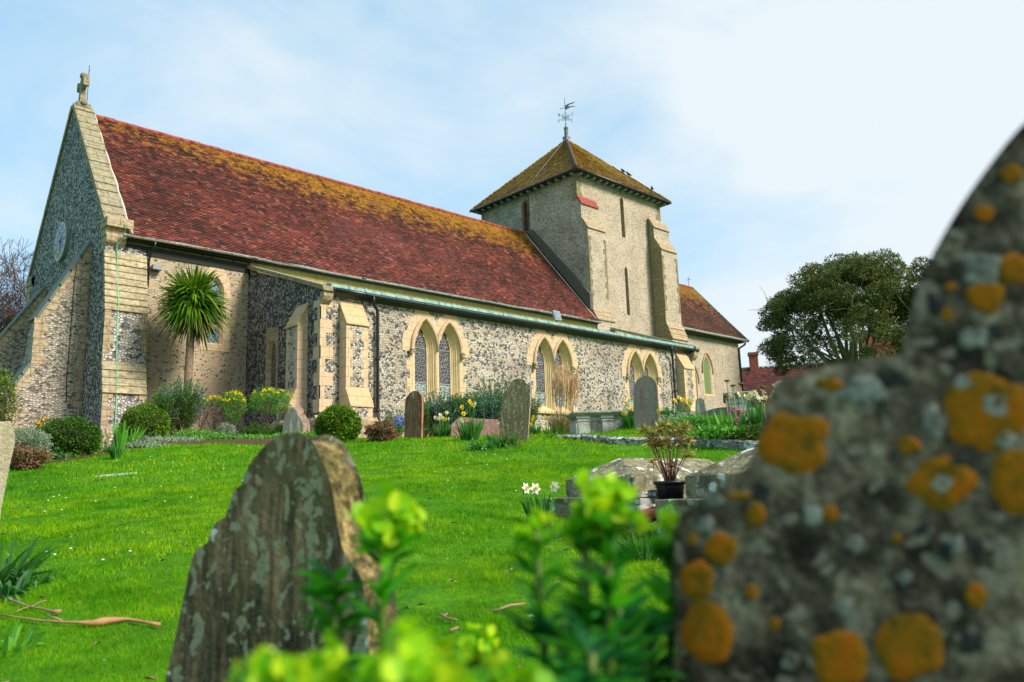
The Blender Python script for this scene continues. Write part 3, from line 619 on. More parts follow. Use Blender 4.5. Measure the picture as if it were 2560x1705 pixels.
def gutter(name, x0, x1, y, z, mat, r=.075, band=1.2, wob=.012):
    mb = MB(); n = int((x1-x0)/band); pts = [(x0+(x1-x0)*i/n, y+random.uniform(-wob, wob)*.3, z+random.uniform(-wob, wob)) for i in range(n+1)]
    mb.tube(pts, r, 8)
    for i, p in enumerate(pts): mb.tube([(p[0]-.03, p[1], p[2]), (p[0]+.03, p[1], p[2])], r*1.2, 8)
    return P(mb, name, mat)
gutter('aisle_gutter', XA+.3, 33.5, YA-.28, 6.50, M['iron'], .07)
mb = MB(); mb.prism([(XA+.3, YA-.02, 6.34), (33.4, YA-.02, 6.34), (33.4, YA-.02, 6.6), (XA+.3, YA-.02, 6.6)], [(XA+.3, YA-.15, 6.46), (33.4, YA-.15, 6.46), (33.4, YA-.22, 6.6), (XA+.3, YA-.22, 6.6)]); P(mb, 'aisle_eaves_board', M['iron'])
gutter('nave_gutter', 8.3, XT, YN-.40, 8.66, M['gutter'], .055, .9, .018)
mb = MB(); mb.box(8.5, XT, YN-.30, YN-.02, 8.57, 8.63); mb.box(8.5, XA, YN-.05, YN-.01, 8.2, 8.5); P(mb, 'eaves_soffit', M['shade'])  # second box is a dark wall strip standing in for eaves shade
mb = MB(); mb.box(XA, XT, YN-.12, YN-.02, 7.9, 8.565); P(mb, 'fascia_band', M['ochre'])
# downpipes
def downpipe(pts, r=.055, name='drainpipe', brackets=()):
    mb = MB(); mb.tube(pts, r, 8)
    for z in brackets:
        i = min(range(len(pts)), key=lambda k: abs(pts[k][2]-z)); p = pts[i] if pts[i][2] < z else pts[i]
        mb.tube([(p[0], p[1], z), (p[0], p[1], z+.07)], r*1.45, 8)
    return P(mb, name, M['iron'])
for xx, zb in ((14.86, 1.7), (31.55, 2.9)):
    downpipe([(xx-.28, YA-.30, 6.5), (xx-.28, YA-.30, 6.34), (xx-.24, YA-.25, 6.22), (xx-.03, YA-.14, 6.08), (xx, YA-.12, 5.95), (xx, YA-.12, zb+1.0), (xx, YA-.12, zb+.95), (xx-.02, YA-.28, zb+.55), (xx, YA-.30, zb)], brackets=(4.4, zb+1.0))
downpipe([(9.30, YN-.40, 8.62), (9.30, YN-.36, 8.45), (9.24, YN-.14, 8.2), (9.22, YN-.10, 8.0), (9.22, YN-.10, 7.1)], .04)
mb = MB(); mb.box(9.32, 9.62, YN-.25, YN-.03, 7.72, 7.88, jit=.01); P(mb, 'pipe_shoe', M['lead'])
# ---- nave roof built course by course, tile by tile
def courses(mb, e0, e1, r0, r1, n, tw, t=.026, sag=0, ov=1.0, jit=.008):
    e0, e1, r0, r1 = map(Vector, (e0, e1, r0, r1)); nn = (e1-e0).cross(r0-e0).normalized()
    if nn.z < 0: nn = -nn
    up = ((r0+r1)/2-(e0+e1)/2).normalized(); cl = ((r0+r1)/2-(e0+e1)/2).length/n
    for i in range(n):
        a, b = i/n, min(1, (i+1.02)/n)
        A0, A1, B0, B1 = e0.lerp(r0, a), e1.lerp(r1, a), e0.lerp(r0, b), e1.lerp(r1, b)
        wd = (A1-A0).length; k = max(1, int(wd/tw)); off = random.random()/k
        cuts = [0]+[min(max((j+off)/k+random.uniform(-.04, .04)/k, 0), 1) for j in range(0, k)]+[1]
        for j in range(len(cuts)-1):
            u, v = cuts[j], cuts[j+1]
            if v-u < .002: continue
            h = t+random.uniform(-.004, .007); dj = random.uniform(-jit, jit)-(.035 if random.random() < .012 else 0)
            def W(p, f): return p+nn*(-sag*math.sin(math.pi*a)*math.sin(math.pi*f)+.012*noise.noise(Vector((p.x*.7, p.y*.7, p.z*.7))))
            p0 = W(A0.lerp(A1, u), u)+up*dj; p1 = W(A0.lerp(A1, v), v)+up*dj; p2 = W(B0.lerp(B1, v), v); p3 = W(B0.lerp(B1, u), u)
            mb.add([p0-nn*.004, p1-nn*.004, p0+nn*h, p1+nn*(h+random.uniform(-.004, .004)), p2+nn*.003, p3+nn*.003], [(0, 1, 3, 2), (2, 3, 4, 5)])
ev, rg = YN-.44, YR
mb = MB(); courses(mb, (8.46, ev, 8.66), (XT, ev, 8.66), (8.46, rg, ZR), (XT, rg, ZR), 74, .185, sag=.05)
mb.poly([(8.46, 2*YR-ev, 8.66), (XT, 2*YR-ev, 8.66), (XT, YR, ZR), (8.46, YR, ZR)]); mb.poly([(8.46, ev, 8.62), (XT, ev, 8.62), (XT, YR, ZR-.08), (8.46, YR, ZR-.08)])
nr = P(mb, 'nave_roof', M['tile'])
def ridge(mb, p0, p1, r=.11, step=.42, wob=.012):
    p0, p1 = Vector(p0), Vector(p1); n = int((p1-p0).length/step)
    for i in range(n):
        a, b = p0.lerp(p1, i/n), p0.lerp(p1, (i+.97)/n); dz = Vector((0, 0, random.uniform(-wob, wob)))
        mb.tube([a+dz, b+dz+Vector((0, 0, .008))], [r, r*1.05], 8)
mb = MB(); ridge(mb, (8.46, YR, ZR-.02), (XT, YR, ZR-.02)); P(mb, 'ridge_tiles', M['ridge'], nr).location = (0, 0, 0)
mb = MB(); up = Vector((0, rg-ev, ZR-8.66)).normalized(); n_ = 16
pts = [Vector((8.55, ev+.05, 8.70)).lerp(Vector((8.53, rg, ZR+.05)), i/n_)+Vector((random.uniform(-.03, .03), 0, random.uniform(.02, .06))) for i in range(n_+1)]
mb.tube(pts, [.045+random.uniform(-.015, .015) for _ in pts], 6); P(mb, 'cement_fillet', M['cement'])
# ---- west gable coping, kneelers, cross
mb = MB()
for sg in (1, -1):
    ys = YN-.02 if sg == 1 else YNN+.02; y0, z0, y1, z1 = (ys, 9.02, YR, 15.02)
    n = 17
    for i in range(n):
        a, b = i/n, (i+.985)/n; A = (y0+(y1-y0)*a, z0+(z1-z0)*a); B = (y0+(y1-y0)*b, z0+(z1-z0)*b)
        t = .17+random.uniform(-.012, .012); dn_ = (-.03*sg, .0)
        nv = Vector((-(z1-z0)*sg, (y1-y0)*sg, 0)).normalized() if sg == 1 else Vector(((z1-z0), -(y1-y0), 0)).normalized()
        nv = Vector((-(z1-z0), (y1-y0), 0)).normalized(); 
        if nv.y < 0: nv = -nv
        q = [A, B, (B[0]+nv.x*t, B[1]+nv.y*t), (A[0]+nv.x*(t+.02), A[1]+nv.y*(t+.02))]
        mb.prism([(XW-.07, c[0], c[1]) for c in q], [(8.46, c[0], c[1]) for c in q])
P(mb, 'gable_coping', M['coping'])
mb = MB()
for sg, ys in ((1, YN), (-1, YNN)):
    f = lambda a: ys-sg*a
    pf = [(.30, 9.24), (-.4, 9.30), (-.4, 8.90), (.32, 8.90)]; mb.prism([(XW-.05, f(a), z) for a, z in pf], [(8.62, f(a), z) for a, z in pf])
    pf = [(.22, 8.90), (-.3, 8.90), (-.3, 8.60), (.25, 8.60), (.12, 8.72)]; mb.prism([(XW-.02, f(a), z) for a, z in pf], [(8.5, f(a), z) for a, z in pf])
    pf = [(.24, 8.60), (-.3, 8.60), (-.3, 8.15), (-.02, 8.15), (.06, 8.28), (.20, 8.42)]; mb.prism([(XW-.01, f(a), z) for a, z in pf], [(8.44, f(a), z) for a, z in pf])
P(mb, 'kneeler_corbel', M['ashlar_old'], bevel=.025)
cr = empty('gable_cross', (0, 0, 0), parent=church); cr.location = -church_off
mb = MB(); mb.box(7.85, 8.35, YR-.28, YR+.28, 15.0, 15.18); mb.tube([(8.1, YR-.30, 15.22), (8.1, YR+.30, 15.22)], .085, 8); mb.tube([(8.1, YR-.36, 15.2), (8.1, YR-.28, 15.2)], .12, 8); mb.tube([(8.1, YR+.28, 15.2), (8.1, YR+.36, 15.2)], .12, 8); P(mb, 'cross_base', M['coping'], cr, .02)
mb = MB(); mb.prism([(7.98, YR-.13, 15.1), (8.22, YR-.13, 15.1), (8.22, YR+.13, 15.1), (7.98, YR+.13, 15.1)], [(8.02, YR-.09, 16.35), (8.18, YR-.09, 16.35), (8.18, YR+.09, 16.35), (8.02, YR+.09, 16.35)])
mb.box(8.01, 8.19, YR-.36, YR+.36, 15.93, 16.12)
for dy in (-.36, .36): mb.box(7.99, 8.21, YR+dy-.07, YR+dy+.07, 15.85, 16.20)
mb.box(7.99, 8.21, YR-.14, YR+.14, 16.33, 16.48)
for a in range(16):
    t = 2*math.pi*a/16; t2 = 2*math.pi*(a+1)/16; q = [(YR+r*math.cos(u), 16.02+r*math.sin(u)) for r, u in ((.20, t), (.29, t), (.29, t2), (.20, t2))]
    mb.prism([(8.03, *c) for c in q], [(8.17, *c) for c in q])
P(mb, 'cross_shaft', M['coping'], cr, .02)
# lightning conductor
mb = MB(); cyl = []
mb.tube([(8.24, YR-.12, 15.2), (8.24, YR-.12, 16.85)], .012, 5); mb.tube([(8.24, YR-.20, 16.62), (8.24, YR-.04, 16.62)], .01, 5); P(mb, 'lightning_rod', M['iron'])
strip = [at(1*px/3.136, 150+py/3.136, 0, 8.30)*.9985 for px, py in ((668, 370), (700, 480), (730, 565), (760, 650), (788, 760), (810, 860), (850, 1010), (890, 1160), (930, 1300))]
bp = [(832, 40, 27.0), (835, 250, 26.86), (845, 455, 26.62), (834, 600, 26.64), (830, 850, 26.58), (834, 1050, 26.37), (822, 1280, 26.35), (812, 1450, 26.35)]
strip2 = [at(px/2.8516, 600+py/2.8516, 1, yv) for px, py, yv in bp]
mb = MB(); mb.tube([(8.24, YR-.12, 15.4)]+[tuple(p) for p in strip]+[(8.33, YN-.42, 9.0), (8.32, YN-.36, 8.6)]+[tuple(p) for p in strip2], .020, 6); P(mb, 'copper_conductor', M['copper_strip'])
# ---- south-west buttress
sw = empty('corner_buttress', (0, 0, 0), parent=church); sw.location = -church_off
X0, X1 = XW, 9.12
mb = MB(); pf = [(YN, .5), (26.32, .5), (26.40, 3.48), (26.60, 4.36), (26.66, 6.16), (27.10, 8.35), (YN, 8.35)]
mb.prism([(X0+.002, y, z) for y, z in pf], [(X1, y, z) for y, z in pf]); P(mb, 'core', M['flint_west'], sw)
mb = MB()
def slabs(y0, z0, y1, z1, n, xa, xb, over=.05):
    for i in range(n):
        a, b = i/n, (i+1)/n; ya, za, yb, zb = y0+(y1-y0)*a, z0+(z1-z0)*a, y0+(y1-y0)*b, z0+(z1-z0)*b
        o_ = over+random.uniform(-.008, .008)
        pf = [(ya-o_*.25, za), (yb-o_, zb-.02), (yb-o_+.035, zb-.045), (yb+.05, zb-.03), (ya+.12, za)]
        mb.prism([(xa, y, z) for y, z in pf], [(xb, y, z) for y, z in pf])
slabs(27.05, 8.14, 26.64, 6.10, 9, X0-.02, X1+.01, .06); slabs(26.60, 4.42, 26.37, 3.42, 4, X0-.02, X1+.01, .06)
P(mb, 'weathering_slabs', M['weathering'], sw)
mb = MB(); fr1 = FR((0, 26.628, 0), (1, 0, 0), (0, -1, 0)); 
for (yf, za, zb) in ((26.63, 4.44, 6.05), (26.375, 1.6, 3.38)):
    f = FR((0, yf, 0), (1, 0, 0), (0, -1, 0)); quoins(mb, f, X0-.01, 1, za, zb, .27, .20, .33, .03); quoins(mb, f, X1+.01, -1, za, zb, .27, .15, .26, .03)
P(mb, 'corner_stones', M['ashlar_old'], sw)
mb = MB()
for pts in ([(26.60, 4.40), (26.655, 6.12)], [(26.35, 1.2), (26.395, 3.40)]):
    (ya, za), (yb, zb) = pts; mb.prism([(X0+.01, ya-.012, za), (X1-.01, ya-.012, za), (X1-.01, yb-.012, zb), (X0+.01, yb-.012, zb)], [(X0+.01, ya+.05, za), (X1-.01, ya+.05, za), (X1-.01, yb+.05, zb), (X0+.01, yb+.05, zb)])
P(mb, 'flint_panel', M['flint_pilaster'], sw)
# ---- west buttresses
def west_buttress(y0, y1, pf, stones=True):
    b = empty('west_buttress', (0, 0, 0), parent=church); b.location = -church_off
    mb = MB(); mb.prism([(x, y0, z) for x, z in pf], [(x, y1, z) for x, z in pf]); P(mb, 'shaft', M['flint_buttress'], b)
    mb = MB()
    for (a, c) in ((0, 1), (2, 3)):
        (xa, za), (xb, zb) = pf[a+1], pf[c+1]
        n = 5 if a == 0 else 3
        for i in range(n):
            u, v = i/n, (i+1.05)/n; pa = (xa+(xb-xa)*u, za+(zb-za)*u); pb = (xa+(xb-xa)*v, za+(zb-za)*v)
            q = [pa, pb, (pb[0]-.07, pb[1]+.03), (pa[0]-.05, pa[1]+.07)]
            mb.prism([(x, y0-.03, z) for x, z in q], [(x, y1+.03, z) for x, z in q])
    P(mb, 'sloping_cap', M['slate'], b)
    mb = MB(); f = FR((0, y0, 0), (1, 0, 0), (0, -1, 0))
    quoins(mb, f, pf[3][0]-.01, 1, 4.45, 5.95, .26, .26, .42, .012); quoins(mb, f, pf[5][0]-.01, 1, 1.2, 3.2, .26, .24, .44, .012)
    quoins(mb, f, XW-.02, -1, 1.5, 7.9, .27, .12, .26, .012)
    # stones that follow the sloping edges
    for (xa, za), (xb, zb) in ((pf[1], pf[2]), (pf[3], pf[4])):
        L_ = math.hypot(xb-xa, zb-za); n = max(2, int(L_/.34))
        for i in range(n):
            u, v = i/n, (i+.97)/n; d = .16+.12*(i % 2)
            p = [(xa+(xb-xa)*u, za+(zb-za)*u), (xa+(xb-xa)*v, za+(zb-za)*v), (xa+(xb-xa)*v+d, za+(zb-za)*v-.02), (xa+(xb-xa)*u+d, za+(zb-za)*u-.02)]
            p = [(min(q[0], XW-.01), q[1]-.03) for q in p]
            mb.prism([f(a, z, 0) for a, z in p], [f(a, z, .010+.002*(i % 2)) for a, z in p])
    P(mb, 'edge_stones', M['ashlar_old'], b)
west_buttress(28.44, 29.5, [(XW, .5), (XW, 8.72), (6.43, 5.98), (6.30, 4.42), (5.72, 3.37), (5.82, .5)])
west_buttress(33.9, 34.95, [(XW, .5), (XW, 8.3), (6.0, 5.35), (5.9, 4.3), (5.4, 3.4), (5.45, .5)])
downpts = [at(px/3.563, 560+py/3.563, 1, 28.42) for px, py in ((690, 330), (665, 480), (640, 800), (610, 1180), (595, 1350), (590, 1568))]
mb = MB(); mb.tube([tuple(p) for p in downpts], .012, 5); P(mb, 'thin_cable', M['iron'])
# ---- clock
ck = empty('clock', (0, 0, 0), parent=church); ck.location = -church_off
CY, CZ, CR = 31.95, 9.62, .76
def disc(mb, x0, x1, r0, k=48, m=0): mb.prism([(x0, CY+r0*math.cos(2*math.pi*i/k), CZ+r0*math.sin(2*math.pi*i/k)) for i in range(k)], [(x1, CY+r0*math.cos(2*math.pi*i/k), CZ+r0*math.sin(2*math.pi*i/k)) for i in range(k)], m)
def ring(mb, x0, x1, ra, rb, k=48):
    for i in range(k):
        t, t2 = 2*math.pi*i/k, 2*math.pi*(i+1)/k; q = [(r*math.cos(u), r*math.sin(u)) for r, u in ((ra, t), (rb, t), (rb, t2), (ra, t2))]
        mb.prism([(x0, CY+a, CZ+b) for a, b in q], [(x1, CY+a, CZ+b) for a, b in q])
mb = MB(); disc(mb, XW-.12, XW+.02, CR); P(mb, 'clock_rim', M['clockrim'], ck)
mb = MB(); disc(mb, XW-.135, XW-.118, CR*.93); P(mb, 'dial', M['clockblue'], ck)
mb = MB(); disc(mb, XW-.142, XW-.13, CR*.50); P(mb, 'inner_dial', M['clockinner'], ck)
mb = MB(); ring(mb, XW-.142, XW-.12, CR*.93, CR*.965); ring(mb, XW-.148, XW-.12, CR*.49, CR*.51)
NUM = ['XII', 'I', 'II', 'III', 'IIII', 'V', 'VI', 'VII', 'VIII', 'IX', 'X', 'XI']
for h, s_ in enumerate(NUM):
    wd = {'I': .035, 'V': .075, 'X': .075}; tot = sum(wd[c] for c in s_); a = -tot/2; th = math.radians(90-30*h)
    for c in s_:
        cc = a+wd[c]/2; hw_ = wd[c]/2-.012
        st = {'I': [((0, -1), (0, 1))], 'V': [((-1, 1), (0, -1)), ((1, 1), (0, -1))], 'X': [((-1, 1), (1, -1)), ((1, 1), (-1, -1))]}[c]
        for (u0, v0), (u1, v1) in st:
            P0, P1 = [(cc+u*hw_, .55+v*.105) for u, v in ((u0, v0), (u1, v1))]
            pp = []
            for u, v in (P0, P1):   # u tangential (clockwise seen from outside), v radial
                yy = -(v*math.cos(th)+u*math.sin(th)); zz = v*math.sin(th)-u*math.cos(th); pp.append((XW-.143, CY+yy, CZ+zz))
            mb.tube(pp, .0065, 4, smooth=False)
        a += wd[c]
P(mb, 'gold_numerals_and_rings', M['gold'], ck)
mb = MB()
for ang, ln, wd_ in ((50, .34, .03), (175, .60, .022)):
    th = math.radians(90-ang); d = Vector((0, -math.cos(th), math.sin(th))); nrm = Vector((0, d.z, -d.y)); c = Vector((XW-.165, CY, CZ))
    q = [c-d*.12+nrm*wd_, c+d*ln*.5+nrm*wd_*1.4, c+d*ln, c+d*ln*.5-nrm*wd_*1.4, c-d*.12-nrm*wd_]; mb.prism(q, [p+Vector((-.012, 0, 0)) for p in q])
mb.tube([(XW-.13, CY, CZ), (XW-.20, CY, CZ)], .025, 8)
P(mb, 'clock_hands', M['gold'], ck)
# ---- tower
tw = empty('tower', (0, 0, 0), parent=church); tw.location = -church_off
TX1, TY0, TY1, TZ = 40.05, 27.95, 35.95, 17.48
mb = MB(); s1 = [(36.08, 14.46), (36.40, 14.46), (36.38, 16.78), (36.24, 16.95), (36.08, 16.78)]; s2 = [(36.12, 9.8), (36.40, 9.8), (36.38, 12.52), (36.26, 12.68), (36.13, 12.52)]
mb.holed(ST, [(XT, 0), (TX1, 0), (TX1, TZ), (XT, TZ)], [s1, s2]); P(mb, 'south_wall', M['flint_tower'], tw)
mb = MB(); s3 = [(31.88, 15.1), (32.22, 15.1), (32.20, 16.75), (32.05, 16.93), (31.88, 16.75)]
mb.holed(WT, [(TY0, 5), (TY1, 5), (TY1, TZ), (TY0, TZ)], [s3]); P(mb, 'west_wall', M['flint_tower_west'], tw)
mb = MB(); mb.poly([(TX1, TY0, 0), (TX1, TY1, 0), (TX1, TY1, TZ), (TX1, TY0, TZ)]); mb.poly([(XT, TY1, 0), (TX1, TY1, 0), (TX1, TY1, TZ), (XT, TY1, TZ)]); P(mb, 'far_walls', M['flint_tower'], tw)
mb = MB()
for fr, h, mt in ((ST, s1, 0), (ST, s2, 0), (WT, s3, 1)):
    cx = sum(a for a, b in h)/len(h); lo, hi = min(b for a, b in h), max(b for a, b in h)
    o2 = [(cx-.34, lo-.12), (cx+.34, lo-.12), (cx+.30, lo+.3), (cx+.36, lo+.8), (cx+.29, (lo+hi)/2), (cx+.35, hi-.5), (cx+.27, hi-.02), (cx, hi+.18), (cx-.27, hi-.02), (cx-.35, hi-.5), (cx-.29, (lo+hi)/2), (cx-.35, lo+.8), (cx-.30, lo+.3)]
    if mt: mb.holed(fr, o2, [h], .01, 1)
    loft(mb, fr, [(h, .01), (h, -.5)], mt); mb.poly([fr(a, b, -.5) for a, b in h], 2)  # dark back sheet stands in for the shade inside the slit
P(mb, 'slit_openings', [M['ashlar_old'], plain('red_brown_slit_stone', (.20, .10, .06), .9, .4, 6), M['shade']], tw)
mb = MB(); quoins(mb, ST, XT-.012, 1, 16.1, TZ-.05, .33, .3, .42); quoins(mb, WT, TY0-.012, 1, 15.9, TZ-.05, .33, .25, .4); quoins(mb, ST, TX1+.012, -1, 9, TZ-.05, .33, .28, .42); quoins(mb, WT, TY1+.012, -1, 14, TZ-.05, .33, .2, .3)
P(mb, 'corner_stones', M['ashlar_olive'], tw)
def tower_buttress(x0, x1, pf, wf, sf, cap='ashlar_old', redtop=False):
    b = empty('tower_buttress', (0, 0, 0), parent=church); b.location = -church_off
    mb = MB(); q = [(TY0-d, z) for d, z in pf]
    n = len(q)
    for i in range(n): # side faces and front strips
        A, B = q[i], q[(i+1) % n]
        mb.poly([(x0, *A), (x1, *A), (x1, *B), (x0, *B)], 1)
    mb.poly([(x0, *c) for c in q], 0); mb.poly([(x1, *c) for c in q], 1); P(mb, 'shaft', [M[wf], M[sf]], b)
    mb = MB()
    for i in range(n-1):
        (ya, za), (yb, zb) = q[i], q[i+1]
        if abs(ya-yb) > .12 and abs(za-zb) > .1:
            if za < zb: ya, za, yb, zb = yb, zb, ya, za
            k = 3
            for j in range(k):
                u, v = j/k, (j+1)/k; y0_, z0_, y1_, z1_ = ya+(yb-ya)*u, za+(zb-za)*u, ya+(yb-ya)*v, za+(zb-za)*v
                pr = [(y0_-.01, z0_+.03), (y1_-.07, z1_), (y1_-.07, z1_-.05), (y0_+.08, z0_-.05)]
                mb.prism([(x0-.03, *c) for c in pr], [(x1+.03, *c) for c in pr], 1 if (redtop and za > 15.5) else 0)
    P(mb, 'sloping_cap', [M[cap], M['ridge']], b)
    mb = MB(); z = pf[-3][1] if False else 9.8
    f = FR((0, TY0-max(d for d, z in pf if z > 11), 0), (1, 0, 0), (0, -1, 0)); quoins(mb, f, x0-.005, 1, 10.2, 13.6, .32, .14, .24, .012); quoins(mb, f, x1+.005, -1, 10.2, 13.6, .32, .12, .22, .012); P(mb, 'edge_stones', M['ashlar_olive'], b)
tower_buttress(XT-.02, 33.72, [(0, 5), (1.0, 5), (1.0, 8.9), (.66, 9.6), (.66, 14.1), (.26, 14.75), (.26, 15.6), (0, 16.1)], 'flint_tower_west', 'flint_tower', redtop=True)
tower_buttress(38.62, 40.2, [(0, 5), (1.25, 5), (1.25, 8.5), (.90, 9.5), (.90, 14.0), (.46, 14.75), (.46, 15.5), (.1, 16.15)], 'ashlar_olive', 'flint_tower')
mb = MB(); ov = .52; e = 17.48; ap = Vector((36.12, 31.95, 21.98)); C = [Vector((XT-ov, TY0-ov, e)), Vector((TX1+ov, TY0-ov, e)), Vector((TX1+ov, TY1+ov, e)), Vector((XT-ov, TY1+ov, e))]
for i in range(4):
    a, b = C[i], C[(i+1) % 4]; courses(mb, a, b, ap+(a-ap)*.01, ap+(b-ap)*.01, 52, .19, t=.022, sag=.10, jit=.012)
mb.add([C[0], C[1], C[2], C[3]], [(0, 1, 2, 3)]); trf = P(mb, 'tower_roof', M['tile_tower'], tw)
mb = MB(); ridge(mb, C[0]+Vector((0, 0, .03)), ap, .10, .3, .01); P(mb, 'hip_tiles', M['ridge_dark'], tw)
mb = MB()
for i in (1, 3): ridge(mb, C[i]+Vector((0, 0, .02)), ap, .055, .3, .02)
P(mb, 'mossy_hips', M['tile_tower'], tw)
mb = MB()
for a, b in ((C[0], C[1]), (C[0], C[3]), (C[1], C[2])): mb.tube([a+Vector((0, 0, -.05)), b+Vector((0, 0, -.05))], .055, 6)
P(mb, 'eaves_gutter', M['iron'], tw)
mb = MB()
for i in range(15):
    t = (i+.5)/15; x = XT-.3+(TX1-XT+.6)*t; mb.box(x, x+.12, TY0-.40, TY0, e-.22, e-.10); y = TY0-.3+(TY1-TY0+.6)*t; mb.box(XT-.40, XT, y, y+.12, e-.22, e-.10)
P(mb, 'rafter_end', M['lead'], tw)
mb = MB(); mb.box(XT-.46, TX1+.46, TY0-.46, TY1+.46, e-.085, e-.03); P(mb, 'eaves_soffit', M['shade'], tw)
# dark sloping cement skirting where the nave roof meets the tower, and its pale flashing
mb = MB(); q = [(YR-.35, 14.72), (YR-.05, 14.98), (YR-.5, 15.0), (27.2, 10.30), (27.2, 9.42)]
mb.prism([(XT-.22, *c) for c in q], [(XT+.01, *c) for c in q]); P(mb, 'cement_skirting', M['concrete'])
mb = MB(); mb.tube([(XT-.26, YR-.1, ZR-.05), (XT-.26, 29.5, 12.0), (XT-.26, 26.85, 8.86)], .035, 5); P(mb, 'pale_flashing', M['cement'])
mb = MB(); mb.tube([(XT-.03, 31.73, TZ-.2), (XT-.03, 31.75, 16.2), (XT-.03, 31.77, 15.0)], .018, 5); mb.tube([(XT-.03, 31.77, 15.95), (XT-.03, 31.77, 16.05)], .05, 6); P(mb, 'tower_cable', M['iron'])
mb = MB(); a0 = C[0].lerp(C[3], .42); mb.tube([a0+Vector((-.02, 0, .05)), ap+Vector((-.1, .1, -.05))], .013, 5); P(mb, 'roof_cable', M['lead'])
# ---- finial and weather vane
wv = empty('weather_vane', (0, 0, 0), parent=church); wv.location = -church_off
ax, ay, az = 36.12, 31.95, 21.9
mb = MB(); mb.box(ax-.165, ax+.165, ay-.165, ay+.165, az-.05, az+.24); mb.box(ax-.19, ax+.19, ay-.19, ay+.19, az+.2, az+.26)
P(mb, 'finial_base', M['lead'], wv)
mb = MB(); mb.lathe([(.13, .26), (.12, .75), (.15, .82), (.15, .9), (.05, .98), (.03, 1.02)], (ax, ay, az), 8, smooth=False); P(mb, 'finial_shaft', M['slate'], wv)
mb = MB(); mb.tube([(ax, ay, az+1.0), (ax, ay, az+1.15), (ax, ay, az+1.3), (ax, ay, az+3.0)], [.03, .035, .018, .012], 6)
for z, r in ((1.42, .05), (1.60, .045), (2.75, .035)): mb.lathe([(.002, -r), (r, 0), (.002, r)], (ax, ay, az+z), 8)
P(mb, 'pole', M['iron'], wv)
mb = MB()
GL = {'N': [[(-1, -1), (-1, 1), (1, -1), (1, 1)]], 'E': [[(1, -1), (-1, -1), (-1, 1), (1, 1)], [(-1, 0), (.6, 0)]], 'S': [[(-1, -.8), (0, -1), (1, -.6), (.7, 0), (-.7, .1), (-1, .6), (0, 1), (1, .8)]], 'W': [[(-1, 1), (-.5, -1), (0, .5), (.5, -1), (1, 1)]]}
for ch, d in (('N', Vector((0, 1, 0))), ('S', Vector((0, -1, 0))), ('E', Vector((1, 0, 0))), ('W', Vector((-1, 0, 0)))):
    c = Vector((ax, ay, az+1.6)); mb.tube([c, c+d*.50], .012, 5)
    for sg in (1, -1): mb.tube([c+Vector((0, 0, sg*.02))+d*.05, c+Vector((0, 0, sg*.16))+d*.16, c+Vector((0, 0, sg*.13))+d*.26, c+Vector((0, 0, sg*.05))+d*.22], .009, 4); mb.tube([c+d*.22, c+Vector((0, 0, -sg*.10))+d*.33], .008, 4)
    sgn = 1 if ch in 'ES' else -1; base = c+d*.60; u_ = d*sgn
    if ch == 'S': u_ = d
    if ch == 'N': u_ = -d
    for strk in GL[ch]: mb.tube([base+u_*(a*.075)+Vector((0, 0, b*.115)) for a, b in strk], .013, 4)
for a in range(4):
    t = math.pi/4+a*math.pi/2; mb.tube([(ax+.02*math.cos(t), ay+.02*math.sin(t), az+2.0), (ax+.14*math.cos(t), ay+.14*math.sin(t), az+1.6), (ax+.02*math.cos(t), ay+.02*math.sin(t), az+1.42)], .008, 4)
P(mb, 'compass_letters', M['iron'], wv)
mb = MB(); d = Vector((.45, -.89, 0)).normalized(); c = Vector((ax, ay, az+2.28))
q = [(0, -.17), (.2, -.08), (.45, -.02), (.70, -.06), (.55, .02), (.40, .03), (.24, .04), (.22, .10), (.30, .17), (.48, .18), (.70, .26), (.45, .26), (.2, .22), (0, .15)]
A = [c+d*a+Vector((0, 0, b)) for a, b in q]; s_ = Vector((-d.y, d.x, 0))*.012; mb.prism([p-s_ for p in A], [p+s_ for p in A])
mb.tube([c, c-d*.30], .014, 5); mb.lathe([(.001, -.05), (.04, 0), (.001, .05)], c-d*.32, 6); mb.tube([c-d*.12, c+Vector((0, 0, .40))], .008, 4); P(mb, 'swallow_tailed_banner', M['slate'], wv)
# ---- chancel
chn = empty('chancel', (0, 0, 0), parent=church); chn.location = -church_off
mb = MB(); YC, XC = 28.5, 48.95
mb.holed(SC, [(TX1, 0), (XC, 0), (XC, 9.75), (TX1, 9.75)], [lancet(44.87, .47, 5.71, 7.35, .75), lancet(43.1, .51, 4.59, 6.6, .6)]); mb.poly([(XC, YC, 0), (XC, 35.4, 0), (XC, 35.4, 9.75), (XC, 31.95, 14.0), (XC, YC, 9.75)]); P(mb, 'chancel_wall', M['flint_tower'], chn)
mb = MB(); quoins(mb, SC, XC+.012, -1, 4, 9.5, .33, .18, .32); P(mb, 'chancel_corner_stones', M['ashlar'], chn)
mb = MB(); courses(mb, (TX1, YC-.38, 9.70), (XC+.75, YC-.38, 9.70), (TX1, 31.95, 14.18), (XC+.30, 31.95, 14.18), 50, .2); mb.poly([(TX1, 35.8, 9.7), (XC+.75, 35.8, 9.7), (XC+.3, 31.95, 14.18), (TX1, 31.95, 14.18)]); mb.poly([(TX1, YC-.38, 9.66), (XC+.75, YC-.38, 9.66), (XC+.3, 31.95, 14.1), (TX1, 31.95, 14.1)]); P(mb, 'chancel_roof', M['tile_chancel'], chn)
mb = MB(); ridge(mb, (TX1, 31.95, 14.2), (XC+.3, 31.95, 14.2), .09); P(mb, 'chancel_ridge', M['ridge'], chn)
mb = MB(); mb.tube([(XC+.78, YC-.4, 9.72), (XC+.35, 31.95, 14.22)], .045, 5); P(mb, 'verge_strip', M['copper'], chn)
